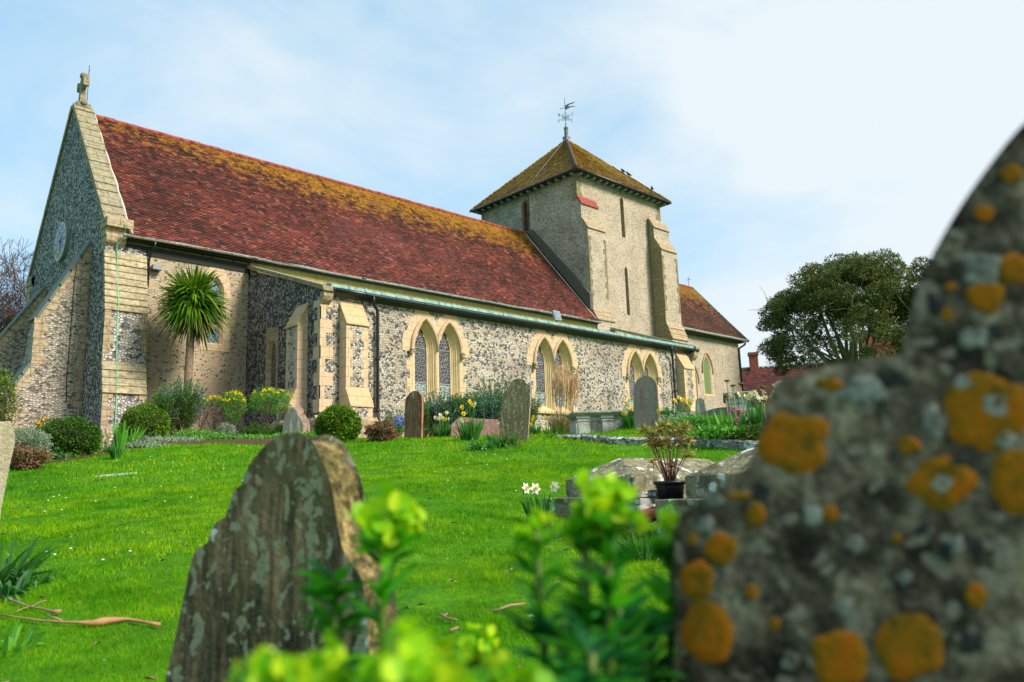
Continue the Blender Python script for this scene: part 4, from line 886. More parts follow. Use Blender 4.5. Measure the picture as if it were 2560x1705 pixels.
gutter('chancel_gutter', TX1+.6, XC+.6, YC-.45, 9.68, M['gutter'], .085, 1.1)
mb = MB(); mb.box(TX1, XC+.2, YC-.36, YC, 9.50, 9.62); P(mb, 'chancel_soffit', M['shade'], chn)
mb = MB(); mb.tube([(XC+.25, YC-.45, 9.6), (XC+.22, YC-.40, 9.4), (XC-.05, YC-.1, 9.15), (XC-.07, YC-.08, 8.9), (XC-.07, YC-.08, 4.5)], .07, 8); P(mb, 'chancel_drainpipe', M['iron'], chn)
mb = MB(); mb.box(XC+.02, XC+.10, YC-.05, YC+.05, 7.6, 7.75); mb.prism([(XC+.08, YC-.12, 7.6), (XC+.34, YC-.16, 7.66), (XC+.34, YC+.1, 7.66), (XC+.08, YC+.1, 7.6)], [(XC+.08, YC-.12, 7.78), (XC+.34, YC-.16, 7.76), (XC+.34, YC+.1, 7.76), (XC+.08, YC+.1, 7.78)]); P(mb, 'wall_lamp', M['slate'], chn)
mb = MB(); c = (XC-.2, 31.95, 14.25); mb.tube([c, (c[0], c[1], c[2]+.75)], .018, 5); mb.tube([(c[0], c[1]-.18, c[2]+.52), (c[0], c[1]+.18, c[2]+.52)], .018, 5); P(mb, 'iron_cross', M['iron'], chn)
# floodlight on the aisle roof
fl = empty('floodlight', (0, 0, 0), parent=church); fl.location = -church_off
p = at(1180+738/3.484, 700+310/3.484, 1, YA+.15); fx, fz = p[0], p[2]
mb = MB(); q = [(-.21, -.23), (.20, -.20), (.22, .22), (-.19, .23)]; mb.prism([(fx+a, YA+.10+b*.3, fz+b) for a, b in q], [(fx+a*.8, YA+.24+b*.3, fz+b*.8) for a, b in q]); P(mb, 'lamp_housing', M['lead'], fl, .015)
mb = MB(); q = [(-.15, -.16), (.14, -.14), (.15, .15), (-.13, .16)]; mb.prism([(fx+a, YA+.085+b*.3, fz+b) for a, b in q], [(fx+a, YA+.10+b*.3, fz+b) for a, b in q]); mb.tube([(fx, YA+.2, fz-.5), (fx, YA+.2, fz-.1)], .03, 6); P(mb, 'lamp_face', M['clockrim'], fl)
# ---- birds on the tower roof
def bird(t, dz=.0, rz=0):
    b = empty('perched_bird', (0, 0, 0), group='black birds on the tower roof'); p = ap.lerp(C[1], t); 
    b.location = p+Vector((0, 0, .02)); b.rotation_euler = (0, 0, rz)
    mb = MB(); mb.tube([(-.20, 0, .03), (-.12, 0, .10), (0, 0, .17), (.07, 0, .25), (.09, 0, .31), (.15, 0, .335), (.21, 0, .33)], [.012, .04, .085, .065, .045, .042, .008], 8); mb.build('body', M['bird'], b)
    mb = MB(); 
    for s_ in (-1, 1): mb.tube([(0, s_*.025, .1), (.01, s_*.03, 0)], .008, 4)
    mb.build('legs', M['bird'], b); return b
for t, rz, lb in ((.548, 1.5, 'black bird perched highest on the right hip of the tower roof'), (.602, 2.2, 'black bird perched just below the highest bird on the tower roof'), (.825, 1.0, 'black bird alone near the lower right corner of the tower roof')):
    b = bird(t, rz=rz); tag(b, lb, 'bird', 'black birds on the tower roof')
# ================================================================== GROUND
def grid_sheet(name, xs, ys, fz, mat):
    X, Y = np.meshgrid(xs, ys, indexing='ij'); Z = fz(X, Y); nx, ny = X.shape
    V = np.stack([X, Y, Z], -1).reshape(-1, 3); I = np.arange(nx*ny).reshape(nx, ny)
    F = np.stack([I[:-1, :-1], I[1:, :-1], I[1:, 1:], I[:-1, 1:]], -1).reshape(-1, 4)
    return npmesh(name, V, F, mat, smooth=True)
ax_ = np.concatenate([np.linspace(-700, -30, 22)[:-1], np.linspace(-30, -4, 40)[:-1], np.arange(-4, 24, .12), np.linspace(24, 70, 60), np.linspace(75, 900, 24)])
ay_ = np.concatenate([np.linspace(-700, -30, 20)[:-1], np.linspace(-30, -3, 35)[:-1], np.arange(-3, 24, .12), np.linspace(24, 60, 50), np.linspace(65, 900, 24)])
tag(grid_sheet('ground', ax_, ay_, G, M['ground']), kind='structure')
# ---- flower bed: soil sheet between the lawn edge and the walls
edge_px = [(-60, 1178), (19, 1172), (110, 1160), (195, 1148), (256, 1138), (330, 1124), (425, 1113), (500, 1111), (578, 1109), (640, 1112), (700, 1112), (780, 1110), (865, 1104), (930, 1098)]
def edge_pt(px, py):
    v = hit(px, py)
    lim = 21.0 if px < 600 else 22.5
    if math.hypot(v.x, v.y) > lim: d = hdir(px, py); v = Vector((d[0]*lim, d[1]*lim, 0))
    return v
EP = [edge_pt(*p) for p in edge_px]
er = [(math.atan2(v.x, v.y), math.hypot(v.x, v.y)) for v in EP]; er.sort(); EA = np.array([a for a, r in er]); ER = np.array([r for a, r in er])
def bed_r(x, y): return np.interp(np.arctan2(x, y), EA, ER, left=ER[0], right=99)
def in_bed(x, y): return (np.hypot(x, y) > bed_r(x, y)+.05*np.sin(7*x+5*y)) & (np.arctan2(x, y) < EA[-1])
V = []; F = []; na, nr_ = 90, 34
for i in range(na):
    a = EA[0]+(EA[-1]-EA[0])*i/(na-1); r0 = float(np.interp(a, EA, ER))+.05*math.sin(i*1.7)
    for j in range(nr_):
        r = r0+(30.5-r0)*j/(nr_-1); x, y = r*math.sin(a), r*math.cos(a); V.append((x, y, g(x, y)+(.008 if j == 0 else .03)+.03*(noise.noise(Vector((x*4, y*4, 0)))+.3)*(j > 0)))
for i in range(na-1):
    for j in range(nr_-1): a = i*nr_+j; F.append((a, a+nr_, a+nr_+1, a+1))
tag(npmesh('flower_bed', V, F, M['soil'], smooth=True), kind='structure')
# right hand border above the little flint wall
V = []; F = []; n1, n2 = 30, 14
for i in range(n1):
    y = 4.8+(7.8-4.8)*i/(n1-1); xw = float(np.interp(y, WY, WX))
    for j in range(n2):
        x = xw+.1+2.3*j/(n2-1); V.append((x, y, g(x, y)+.012+.04*random.random()*(0 < j < n2-1)*(0 < i < n1-1)))
for i in range(n1-1):
    for j in range(n2-1): a = i*n2+j; F.append((a, a+n2, a+n2+1, a+1))
tag(npmesh('flower_bed', V, F, M['soil'], smooth=True), kind='structure')
def in_border(x, y): 
    xw = np.interp(y, WY, WX); return (y > 4.8) & (y < 7.8) & (x > xw-.03) & (x < xw+2.4)
# ---- grass
def grass_field(n, rmin, rmax, h, wd, seed):
    rg_ = np.random.default_rng(seed); a = rg_.uniform(-.2, 1.5, n)   # azimuth from +y towards +x
    r = np.sqrt(rg_.uniform(rmin**2, rmax**2, n)); x, y = r*np.sin(a), r*np.cos(a)
    k = ~in_bed(x, y) & ~in_border(x, y) & ((y < YA-.3) | (x < XA) | (x > 34)) & (y < 27); x, y, r = x[k], y[k], r[k]
    z = G(x, y); n = len(x)
    tuft = np.array([noise.noise(Vector((float(p)*1.8, float(q)*1.8, 0)))+.6*noise.noise(Vector((float(p)*5.5, float(q)*5.5, 3))) for p, q in zip(x, y)])
    hh = h*rg_.uniform(.4, 1.2, n)*(1+1.0*np.clip(tuft, -.6, 1)); th = rg_.uniform(0, 2*np.pi, n); lean = rg_.uniform(.1, .95, n)*hh
    la = rg_.uniform(0, 2*np.pi, n); sc = wd*rg_.uniform(.6, 1.2, n)
    B = np.stack([x, y, z-.004], 1); s_ = np.stack([np.cos(th)*sc, np.sin(th)*sc, np.zeros(n)], 1)/2; T = B+np.stack([np.cos(la)*lean, np.sin(la)*lean, hh], 1)
    V = np.stack([B-s_, B+s_, T], 1).reshape(-1, 3); return V, np.arange(3*n).reshape(-1, 3)
parts = [grass_field(225000, 1.2, 5.2, .027, .0038, 1), grass_field(235000, 5.2, 11, .034, .008, 2), grass_field(190000, 11, 26, .050, .018, 3)]
V = np.concatenate([p[0] for p in parts]); off = np.cumsum([0]+[len(p[0]) for p in parts[:-1]]); F = np.concatenate([p[1]+o for p, o in zip(parts, off)])
tag(npmesh('grass', V, F, M['grass']), 'short bright green lawn grass', 'grass', kind='stuff')
# ---- generic plant meshes
def nrm(a): return a/np.maximum(np.linalg.norm(a, axis=-1, keepdims=True), 1e-9)
def leafV(C, D, Ln, Wd, rg_, fold=.15):
    C, D = np.asarray(C, float), nrm(np.asarray(D, float)); n = len(C); Ln = np.broadcast_to(Ln, n)[:, None]; Wd = np.broadcast_to(Wd, n)[:, None]
    s_ = nrm(np.cross(D, rg_.normal(size=(n, 3)))); u = np.cross(s_, D)
    V = np.stack([C, C+D*Ln*.5+s_*Wd/2+u*Wd*fold, C+D*Ln, C+D*Ln*.5-s_*Wd/2+u*Wd*fold], 1).reshape(-1, 3)
    return V, np.arange(4*n).reshape(-1, 4)
def stripV(C, D, Ln, Wd, rg_, droop=.5, ns=4, prof=None, side=None):
    C, D = np.asarray(C, float), nrm(np.asarray(D, float)); n = len(C); Ln = np.broadcast_to(Ln, n)[:, None]; Wd = np.broadcast_to(Wd, n)[:, None]; dr = np.broadcast_to(droop, n)[:, None]
    s_ = nrm(np.cross(D, rg_.normal(size=(n, 3))*.35+np.array([0, 0, 1.]))) if side is None else side
    prof = prof or [.7, 1, .95, .7, .05]; ns = len(prof)-1; Vs = []
    for i in range(ns+1):
        t = i/ns; p = C+D*Ln*t+np.array([0, 0, -1.])*dr*Ln*t*t; Vs += [p-s_*Wd*prof[i]/2, p+s_*Wd*prof[i]/2]
    V = np.stack(Vs, 1); k = 2*(ns+1); b = np.arange(n)[:, None]*k
    F = np.concatenate([b+np.array([[2*i, 2*i+1, 2*i+3, 2*i+2]]) for i in range(ns)], 0)
    return V.reshape(-1, 3), F
def cat(*vf):
    V = []; F = []; o = 0
    for v, f in vf: V.append(v); F.append(f+o); o += len(v)
    return np.concatenate(V), np.concatenate(F)
def sph(n, rg_): return nrm(rg_.normal(size=(n, 3)))
def tubesV(segs, k=5):
    P0 = np.array([s_[0] for s_ in segs], float); P1 = np.array([s_[1] for s_ in segs], float); R0 = np.array([s_[2] for s_ in segs])[:, None]; R1 = np.array([s_[3] for s_ in segs])[:, None]
    d = nrm(P1-P0); a = nrm(np.cross(d, np.array([.31, .17, .93]))); b = np.cross(d, a); Vs = []
    for j in range(k):
        t = 2*math.pi*j/k; o = a*math.cos(t)+b*math.sin(t); Vs += [P0+o*R0, P1+o*R1]
    V = np.stack(Vs, 1); n = len(segs); base = np.arange(n)[:, None]*2*k
    F = np.concatenate([base+np.array([[2*j, 2*((j+1) % k), 2*((j+1) % k)+1, 2*j+1]]) for j in range(k)], 0)
    return V.reshape(-1, 3), F
def branch(p, d, ln, r, depth, rg_, segs, tips, kids=(2, 4), spread=.6, upb=.15, shrink=.74, steps=3, rs=.62, minr=.004):
    p = np.array(p, float); d = nrm(np.array(d, float))
    for i in range(steps):
        d = nrm(d+rg_.normal(size=3)*.13+np.array([0, 0, upb*.3])); q = p+d*ln/steps; r2 = max(minr, r*(1-(1-rs)*1/steps)); segs.append((p, q, r, r2)); p = q; r = r2
        if depth > 0 and i < steps-1 and rg_.random() < .5:
            dd = nrm(d+rg_.normal(size=3)*spread); branch(p, dd, ln*shrink*.8, r*.55, depth-1, rg_, segs, tips, kids, spread, upb, shrink, steps, rs, minr)
    if depth == 0: tips.append((p, d)); return
    for _ in range(rg_.integers(*kids)):
        dd = nrm(d+rg_.normal(size=3)*spread+np.array([0, 0, upb])); branch(p, dd, ln*shrink*rg_.uniform(.8, 1.15), r*.75, depth-1, rg_, segs, tips, kids, spread, upb, shrink, steps, rs, minr)
def place(o, p, rz=0): o.location = p; o.rotation_euler = (0, 0, rz); return o
seedc = [100]
def rr(): seedc[0] += 1; return np.random.default_rng(seedc[0])
def ball(name, base, rx, rz_, n, leaf, mat, label, cat_, group=None, squash=1, ragged=.05, rim=None):
    q = rr(); root = empty(name, base, q.uniform(0, 6), label, cat_, group)
    D = sph(n, q)
    lump = 1+ragged*np.array([noise.noise(Vector(d*2.3)) + .6*noise.noise(Vector(d*6)) for d in D]); R = lump*q.uniform(.86, 1.02, n)
    c0 = np.array([0, 0, rz_*.86]); C = D*np.array([rx, rx, rz_])*R[:, None]+c0; C[:, 2] = np.maximum(C[:, 2], .02)
    V, F = leafV(C, nrm(D+q.normal(size=(n, 3))*.8), leaf, leaf*.6, q); npmesh('foliage', V, F, mat, root)
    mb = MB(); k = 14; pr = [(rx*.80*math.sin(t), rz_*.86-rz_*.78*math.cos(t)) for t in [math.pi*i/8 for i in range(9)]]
    mb.lathe([(max(a, .01), max(b, .0)) for a, b in pr], (0, 0, 0), k); mb.build('dark_core', M['core'], root); return root  # solid dark core added inside the leaf shell to make the bush opaque
def sprigs(n, base_fn, ln, need, nl, nw, q, up=.8):
    """upright shoots with needle leaves"""
    Cs = []; Ds = []; tips = []
    for i in range(n):
        b, d = base_fn(i); L_ = ln*q.uniform(.6, 1.2); k = need; t = q.uniform(.1, 1, k); wig = q.normal(size=3)*.05
        P_ = b+d*L_*t[:, None]+wig*t[:, None]**2; Cs.append(P_); Ds.append(nrm(d+q.normal(size=(k, 3))*.75)); tips.append(P_)
    return np.concatenate(Cs), np.concatenate(Ds), tips
def rosemary(base, rx, ry, h, n, label, group=None, flower=.5, seedlean=0, trunk=0, ry_rot=0, fl_bias=0):
    q = rr(); root = empty('rosemary_bush', base, ry_rot, label, 'shrub', group); Cs = []; Ds = []; Fc = []; segs = []
    n = int(n*1.6)
    for i in range(n):
        a = q.uniform(0, 2*np.pi); r = math.sqrt(q.uniform(0, 1)); top = h*(1-.28*r*r)*q.uniform(.72, 1.08); z0 = trunk+(h-trunk)*q.uniform(0, .5)*(1-.3*r)
        d = nrm(np.array([math.cos(a)*(r*.55+.08), math.sin(a)*(r*.55+.08), 1])); L_ = max(.15, top-z0)
        p0 = np.array([rx*r*.72*math.cos(a), ry*r*.72*math.sin(a), z0]); k = int(26+60*L_); t = q.uniform(.0, 1, k); wig = q.normal(size=3)*.06
        P_ = p0+d*L_*t[:, None]+wig*t[:, None]**2+q.normal(size=(k, 3))*.012; Cs.append(P_); Ds.append(nrm(d*.8+q.normal(size=(k, 3))*.62)); segs.append((p0*.6, P_[np.argmax(t)], .006, .002))
        if q.random() < flower and noise.noise(Vector(p0*1.7)+Vector((seedc[0], 0, 0)))+fl_bias > -.08: Fc.append(P_[(t > .35) & (t < .97)][::2])
    C = np.concatenate(Cs); D = np.concatenate(Ds); V, F = leafV(C, D, q.uniform(.035, .07, len(C)), .017, q); npmesh('foliage', V, F, M['rosemary'], root)
    if Fc:
        Cf = np.concatenate(Fc); Cf = Cf[q.random(len(Cf)) < .55]; V, F = leafV(Cf+q.normal(size=Cf.shape)*.02, sph(len(Cf), q), .036, .03, q); npmesh('flowers', V, F, M['blueflower'], root)
    if trunk:
        tp = []
        for i in range(10): a = q.uniform(0, 6.28); branch((rx*.15*math.cos(a), ry*.3*math.sin(a), 0), (math.cos(a)*.4, math.sin(a)*.4, 1), h*.4, .024, 1, q, segs, tp, (2, 3), .4)
    V, F = tubesV(segs, 4); npmesh('stems', V, F, M['bark'], root)
    return root
def flowering_bush(base, r, h, zc, label, q=None, n=1500, nf=26, ft='yellow', mat='coronilla', name='flowering_shrub', stem=True, fsz=.06, group=None, cat_='shrub', leaf=.045, topbias=.35):
    q = rr(); root = empty(name, base, 0, label, cat_, group)
    D = sph(n, q); Rr = q.uniform(.45, 1.05, n)**.6; lump = 1+.55*np.array([noise.noise(Vector(d*2+Vector((seedc[0], 0, 0)))) for d in D]); C = D*np.array([r, r, h])*(Rr*lump)[:, None]+np.array([0, 0, zc])
    V, F = leafV(C, nrm(D*.5+q.normal(size=(n, 3))*.7+np.array([0, 0, .4])), leaf, leaf*.5, q); npmesh('foliage', V, F, M[mat], root)
    if nf:
        Df = sph(nf, q); Df[:, 2] = np.abs(Df[:, 2])+topbias; Df = nrm(Df); Cf = Df*np.array([r, r, h])*1.04+np.array([0, 0, zc])
        if nf > 45: Ca = np.repeat(Cf, 7, 0)+q.normal(size=(nf*7, 3))*fsz*.28; V, F = leafV(Ca, nrm(np.repeat(Df, 7, 0)+q.normal(size=(nf*7, 3))), fsz, fsz*.8, q); npmesh('flowers', V, F, M[ft], root)
        else:
            V, F = leafV(q.normal(size=(8, 3))*fsz*.2, nrm(q.normal(size=(8, 3))), fsz, fsz*.8, q); f0 = npmesh('flower', V, F, M[ft], root)
            for i_, c_ in enumerate(Cf):
                f_ = f0 if i_ == 0 else f0.copy()
                if i_: col.objects.link(f_); f_.parent = root
                f_.location = c_; f_.rotation_euler = tuple(q.uniform(0, 6, 3))
    if stem:
        segs = []; tp = []
        for i in range(5):
            a = q.uniform(0, 6.28); branch((.03*math.cos(a), .03*math.sin(a), 0), (math.cos(a)*.35, math.sin(a)*.35, 1), zc*.62, .016, 2, q, segs, tp, (2, 4), .5, .2, .6)
        V, F = tubesV(segs, 5); npmesh('stems', V, F, M['bark'], root)
    return root
def petals(mb, c, nv, r, m1, m2, npet=6, cup=.35):
    nv = Vector(nv).normalized(); a = nv.cross(Vector((0.1, .3, 1))).normalized(); b = nv.cross(a)
    for i in range(npet):
        t = 2*math.pi*i/npet; e = a*math.cos(t)+b*math.sin(t); s_ = nv.cross(e)
        mb.poly([c, c+e*r*.55+s_*r*.30+nv*r*cup*.3, c+e*r+nv*r*cup*.1, c+e*r*.55-s_*r*.30+nv*r*cup*.3], m1)
    k = 7; A = [c+(a*math.cos(6.283*i/k)+b*math.sin(6.283*i/k))*r*.20 for i in range(k)]; B = [c+nv*r*.52+(a*math.cos(6.283*i/k)+b*math.sin(6.283*i/k))*r*.32 for i in range(k)]
    mb.prism(A, B, m2, caps=False); mb.poly([c+(p-c)*.9+nv*r*.1 for p in A], m2)
def flower_mesh(kind, r=.055):
    mb = MB(); pm = {'yellow': ('yellow', 'orange'), 'cream': ('cream', 'yellow'), 'white': ('whitep', 'yellow')}[kind]
    petals(mb, Vector((0, 0, 0)), (0, -1, .12), r, 0, 1); mb.tube([(0, .0, 0), (0, .03, .01), (0, .03, -.05)], .006, 4, 2); o = mb.build('flower', [M[pm[0]], M[pm[1]], M['daffleaf']]); return o
FL = {}
def daffodils(base, r, h, nl, flowers, label, group='clumps of daffodils', mat='daffleaf', wd=.018, droop=.25, name='daffodil_clump', cat_='daffodils', fr=.055, lean=.45):
    q = rr(); root = empty(name, base, 0, label, cat_, group)
    a = q.uniform(0, 6.283, nl); rd = r*.45*np.sqrt(q.uniform(0, 1, nl)); C = np.stack([rd*np.cos(a), rd*np.sin(a), np.zeros(nl)], 1)
    D = np.stack([np.cos(a)*lean*q.uniform(.1, 1, nl), np.sin(a)*lean*q.uniform(.1, 1, nl), np.ones(nl)], 1)
    V, F = stripV(C, D, h*q.uniform(.6, 1.1, nl), wd, q, droop*q.uniform(.2, 1.3, nl)); npmesh('leaves', V, F, M[mat], root)
    for i, (kind, fx_, fz_) in enumerate(flowers):
        if kind not in FL: FL[kind] = flower_mesh(kind, fr); f = FL[kind]
        else: f = FL[kind].copy(); col.objects.link(f)
        f.parent = root; fy = q.uniform(-.1, .05)-.08; f.location = (fx_*RT2[0]-fy*FW2[0]*0, fx_*RT2[1], fz_); f.location += Vector((-FW2[0], -FW2[1], 0))*q.uniform(0, .12)
        f.rotation_euler = (q.uniform(-.3, .3), 0, math.atan2(FW2[1], FW2[0])-math.pi/2+q.uniform(-.9, .9))
        mb = MB(); l = f.location; mb.tube([(l.x*.3, l.y*.3, 0), (l.x*.8, l.y*.8, l.z*.6), (l.x-.02*0, l.y, l.z-.04)], .006, 4); mb.build('flower_stalk', M['daffleaf'], root)
    return root
RT2 = (rt[0]/math.hypot(rt[0], rt[1]), rt[1]/math.hypot(rt[0], rt[1])); FW2 = (fw[0]/math.hypot(fw[0], fw[1]), fw[1]/math.hypot(fw[0], fw[1]))
def px_m(r): return r/FPX     # metres per photograph pixel at distance r
# ---- plants in the bed along the church (positions surveyed as direction + distance)
def bp_(px, r): return polar(px, r, 1120)
def bh(px, py, rmax):
    v = hit(px, py); r = math.hypot(v.x, v.y); return bp_(px, min(r, rmax)), min(r, rmax)/FPX   # base point, metres per photo pixel there
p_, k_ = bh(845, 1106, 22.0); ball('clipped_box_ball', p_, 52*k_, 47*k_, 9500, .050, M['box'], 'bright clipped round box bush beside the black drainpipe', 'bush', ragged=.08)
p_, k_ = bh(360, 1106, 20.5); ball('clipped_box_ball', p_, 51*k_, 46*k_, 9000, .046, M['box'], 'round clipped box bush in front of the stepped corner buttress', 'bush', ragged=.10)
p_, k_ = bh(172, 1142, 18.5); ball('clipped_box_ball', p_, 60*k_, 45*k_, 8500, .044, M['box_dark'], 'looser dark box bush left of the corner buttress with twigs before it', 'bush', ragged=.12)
rosemary(bp_(444, 23.0), .42, .45, 1.70, 170, 'tall woody rosemary with blue flowers under the cabbage palm', flower=.6, trunk=.30, fl_bias=0)
rosemary(bp_(400, 22.8), .42, .4, 1.30, 150, 'green sprawling rosemary left of the tall woody rosemary', flower=.08, trunk=.25)
rosemary(bp_(1103, 21.2), .55, .45, 1.20, 230, 'left rosemary of the blue flowered hedge under the first twin window', 'rosemary hedge under the window', .85, fl_bias=.08)
rosemary(bp_(1165, 21.4), .52, .45, 1.20, 230, 'middle rosemary of the hedge, above the pink granite kerb', 'rosemary hedge under the window', .6)
rosemary(bp_(1222, 21.2), .45, .45, 1.20, 210, 'right rosemary of the hedge, against the leaning speckled headstone', 'rosemary hedge under the window', .7)
rosemary(bp_(1242, 22.6), .36, .35, 1.68, 90, 'taller rosemary rising behind the hedge beside the second twin window', None, .7)
rosemary(bp_(1322, 22.8), .22, .2, 1.42, 34, 'thin rosemary shoots just behind the leaning speckled headstone', None, .2)
rosemary(bp_(985, 21.0), .20, .2, .75, 40, 'small rosemary at the foot of the wall right of the drainpipe', None, .3)
flowering_bush(bp_(1000, 19.6), .15, .19, .34, 'small round mound of lavender blue flowers left of the narrow brown headstone', n=350, nf=60, ft='blueflower', fsz=.05, stem=False, leaf=.04, topbias=-.2, name='blue_flower_mound', cat_='flowers')
flowering_bush(bp_(581, 24.2), .33, .44, .98, 'dense green shrub topped with yellow flowers by the inner corner of the walls', n=2600, nf=26)
flowering_bush(bp_(673, 23.0), .58, .34, 1.08, 'spreading umbrella shaped yellow flowered shrub on bare forked stems', n=3400, nf=24)
flowering_bush(bp_(497, 24.2), .20, .15, 1.08, 'sparse leggy yellow flowered shrub beside the rosemary', n=420, nf=12)
flowering_bush(bp_(537, 24.4), .19, .14, 1.16, 'thin yellow flowered stems between the sparse shrub and the dense one', n=380, nf=9)
p_, k_ = bh(113, 1130, 19); flowering_bush(p_, 28*k_, 34*k_, 36*k_, 'dark loose bush with orange flowers left of the box bush', n=1300, nf=14, ft='orange', mat='box_dark', fsz=.05, stem=False)
p_, k_ = bh(66, 1168, 17); flowering_bush(p_, 44*k_, 28*k_, 54*k_, 'grey green lavender bush with brown woody base beside the leaning stone at the left', n=6500, nf=0, mat='sage', stem=False, leaf=.030, name='lavender_bush')
p_, k_ = bh(68, 1172, 17); flowering_bush(p_, 42*k_, 24*k_, 22*k_, 'tangle of dead brown twigs under the grey green lavender', n=3600, nf=0, mat='heather', stem=True, leaf=.05, name='dead_twigs', cat_='twigs')
flowering_bush(bp_(-22, 22.5), .42, .7, 1.15, 'variegated yellow green shrub against the far west buttress', n=3400, nf=0, mat='ivy', leaf=.07, stem=True, name='variegated_shrub')
p_, k_ = bh(955, 1104, 20.5); flowering_bush(p_, 35*k_, 24*k_, 22*k_, 'rusty brown heather mound right of the big box ball', n=5000, nf=0, mat='heather', stem=False, leaf=.05, name='heather_mound')
flowering_bush(bp_(640, 21.6), .36, .18, .20, 'low dark green ground shrub under the umbrella shaped shrub', n=2600, nf=0, mat='box_dark', stem=False, name='low_shrub')
flowering_bush(bp_(700, 21.8), .26, .18, .20, 'low dark leafy shrub left of the slate headstone', n=1700, nf=0, mat='box_dark', stem=False, name='low_shrub')
flowering_bush(bp_(566, 22.0), .22, .18, .26, 'greyish twiggy mound below the dense yellow flowered shrub', n=900, nf=0, mat='sage', stem=False, name='grey_mound')
# ground cover clumps along the bed edge
gc = [(470, 20.2, 'cover', .34, .18), (510, 20.8, 'cover', .40, .16), (545, 20.2, 'cover', .25, .10), (600, 20.3, 'cover', .28, .08), (640, 20, 'cover', .30, .07), (690, 19.8, 'cover', .26, .07), (730, 20, 'cover', .34, .10), (790, 20, 'cover', .34, .12), (395, 19.0, 'sage', .42, .10), (440, 19.2, 'sage', .40, .08), (350, 18.0, 'sage', .36, .06), (205, 17.2, 'cover', .26, .10), (160, 16.7, 'cover', .30, .09), (120, 16.3, 'darkstrap', .24, .12), (85, 16., 'cover', .2, .08), (235, 17.4, 'cover', .16, .08)]
for i, (px, r, mt, rad, hh) in enumerate(gc):
    q = rr(); n = int(2600*rad/.4); p = bp_(px, r); C = np.stack([q.normal(size=n)*rad*.55, q.normal(size=n)*rad*.4, np.abs(q.normal(size=n))*hh*.6], 1)
    V, F = leafV(C, nrm(q.normal(size=(n, 3))+np.array([0, 0, .9])), .05, .03, q); o = npmesh('ground_cover', V, F, M[mt]); o.location = p
    tag(o, kind='stuff'); 
cov_labels = 0
# strap leaf clumps
def straps(px, r, rad, h, n, label, mat='daffleaf', wd=.02, droop=.4, name='strap_leaf_clump', group=None, lean=.7): return daffodils(bp_(px, r), rad, h, n, [], label, group, mat, wd, droop, name, 'plant', lean=lean)
straps(1255, 13.0, .36, .40, 260, 'arching strap leaf clump in front of the leaning speckled headstone', 'daffleaf', .022, .9, lean=1.2)
straps(1205, 12.6, .30, .34, 160, 'low strap leaf clump left of the arching clump by the leaning headstone', 'daffleaf', .02, .8, lean=1.2)
straps(1045, 17.6, .38, .42, 200, 'dark strap leaves at the foot of the narrow brown headstone', 'darkstrap', .025, .5)
straps(222, 17.6, .26, .62, 120, 'tall arching yellow green grass between box bush and stakes', 'irisleaf', .03, .7)
straps(325, 18.8, .22, .55, 50, 'bright upright leaves right of the corner buttress base', 'irisleaf', .04, .3)
straps(300, 16.8, .12, .62, 22, 'tall fresh iris leaves right of the wooden stakes', 'irisleaf', .05, .08, lean=.25)
straps(455, 21.8, .30, .32, 120, 'low fresh strap leaves under the green rosemary', 'irisleaf', .03, .8)
straps(15, 5.6, .30, .38, 130, 'dark strap leaf clump at the left edge of the lawn', 'darkstrap', .022, .7, lean=1.1)
straps(45, 5.2, .16, .22, 40, 'smaller dark rosette in front of the strap leaves at the left edge', 'darkstrap', .03, .9, lean=1.4)
straps(110, 5.5, .16, .16, 50, 'low weedy leaves right of the dark strap leaf clump', 'darkstrap', .014, .8, lean=1.5)
straps(60, 4.0, .2, .16, 30, 'few bright blades by the dead fronds at the lower left', 'irisleaf', .02, .5, lean=1.4)
straps(868, 19.5, .2, .16, 60, 'short bright blades left of the narrow brown headstone', 'irisleaf', .02, .5)
# daffodils
Y_, C_, W_ = 'yellow', 'cream', 'white'
daffodils(bp_(1105, 18.2), .26, .42, 120, [(C_, -.14, .46), (C_, -.05, .44), (C_, -.02, .52), (C_, .02, .45), (C_, .17, .42), (C_, .13, .56)], 'pale cream daffodils in front of the rosemary hedge')
daffodils(bp_(1175, 15.2), .36, .52, 150, [(C_, -.14, .38), (Y_, -.10, .50), (Y_, .02, .72), (Y_, .08, .66), (C_, .12, .68), (Y_, -.13, .62), (Y_, -.45, .40)], 'yellow daffodils rising over the small brown headstone and pink kerb')
daffodils(bp_(1370, 17.2), .14, .28, 26, [(Y_, -.02, .37)], 'lone yellow daffodil right of the leaning speckled headstone')
daffodils(bp_(1342, 18.2), .16, .38, 60, [(Y_, -.08, .36), (Y_, -.05, .42), (Y_, -.12, .26)], 'orange yellow daffodil against the edge of the leaning speckled headstone')
daffodils(bp_(1404, 17.0), .10, .30, 16, [], 'small flowerless daffodil leaves on the lawn by the low flint wall')
daffodils(bp_(1582, 15.6), .26, .38, 130, [(Y_, -.02, .56), (Y_, .0, .38), (Y_, .06, .40), (C_, .1, .38), (C_, .16, .40), (C_, -.06, .36), (Y_, -.15, .30), (C_, -.09, .30), (C_, .2, .40), (C_, -.1, .44), (C_, -.05, .48)], 'yellow and cream daffodils left of the round topped grey headstone')
daffodils(bp_(1690, 14.6), .24, .46, 170, [(Y_, .10, .53), (C_, .14, .50), (Y_, .20, .48), (C_, .24, .46), (Y_, .28, .45), (C_, .33, .47), (Y_, .02, .48), (C_, .30, .42), (Y_, -.27, .30)], 'tall dense green daffodil clump right of the round topped grey headstone')
daffodils(bp_(1305, 17.6), .12, .2, 20, [], 'tiny tuft of daffodil leaves behind the leaning speckled headstone')
daffodils(bp_(292, 15.6), .16, .32, 90, [(C_, -.10, .26), (Y_, -.15, .40)], 'pale green daffodil clump on the lawn below the wooden stakes')
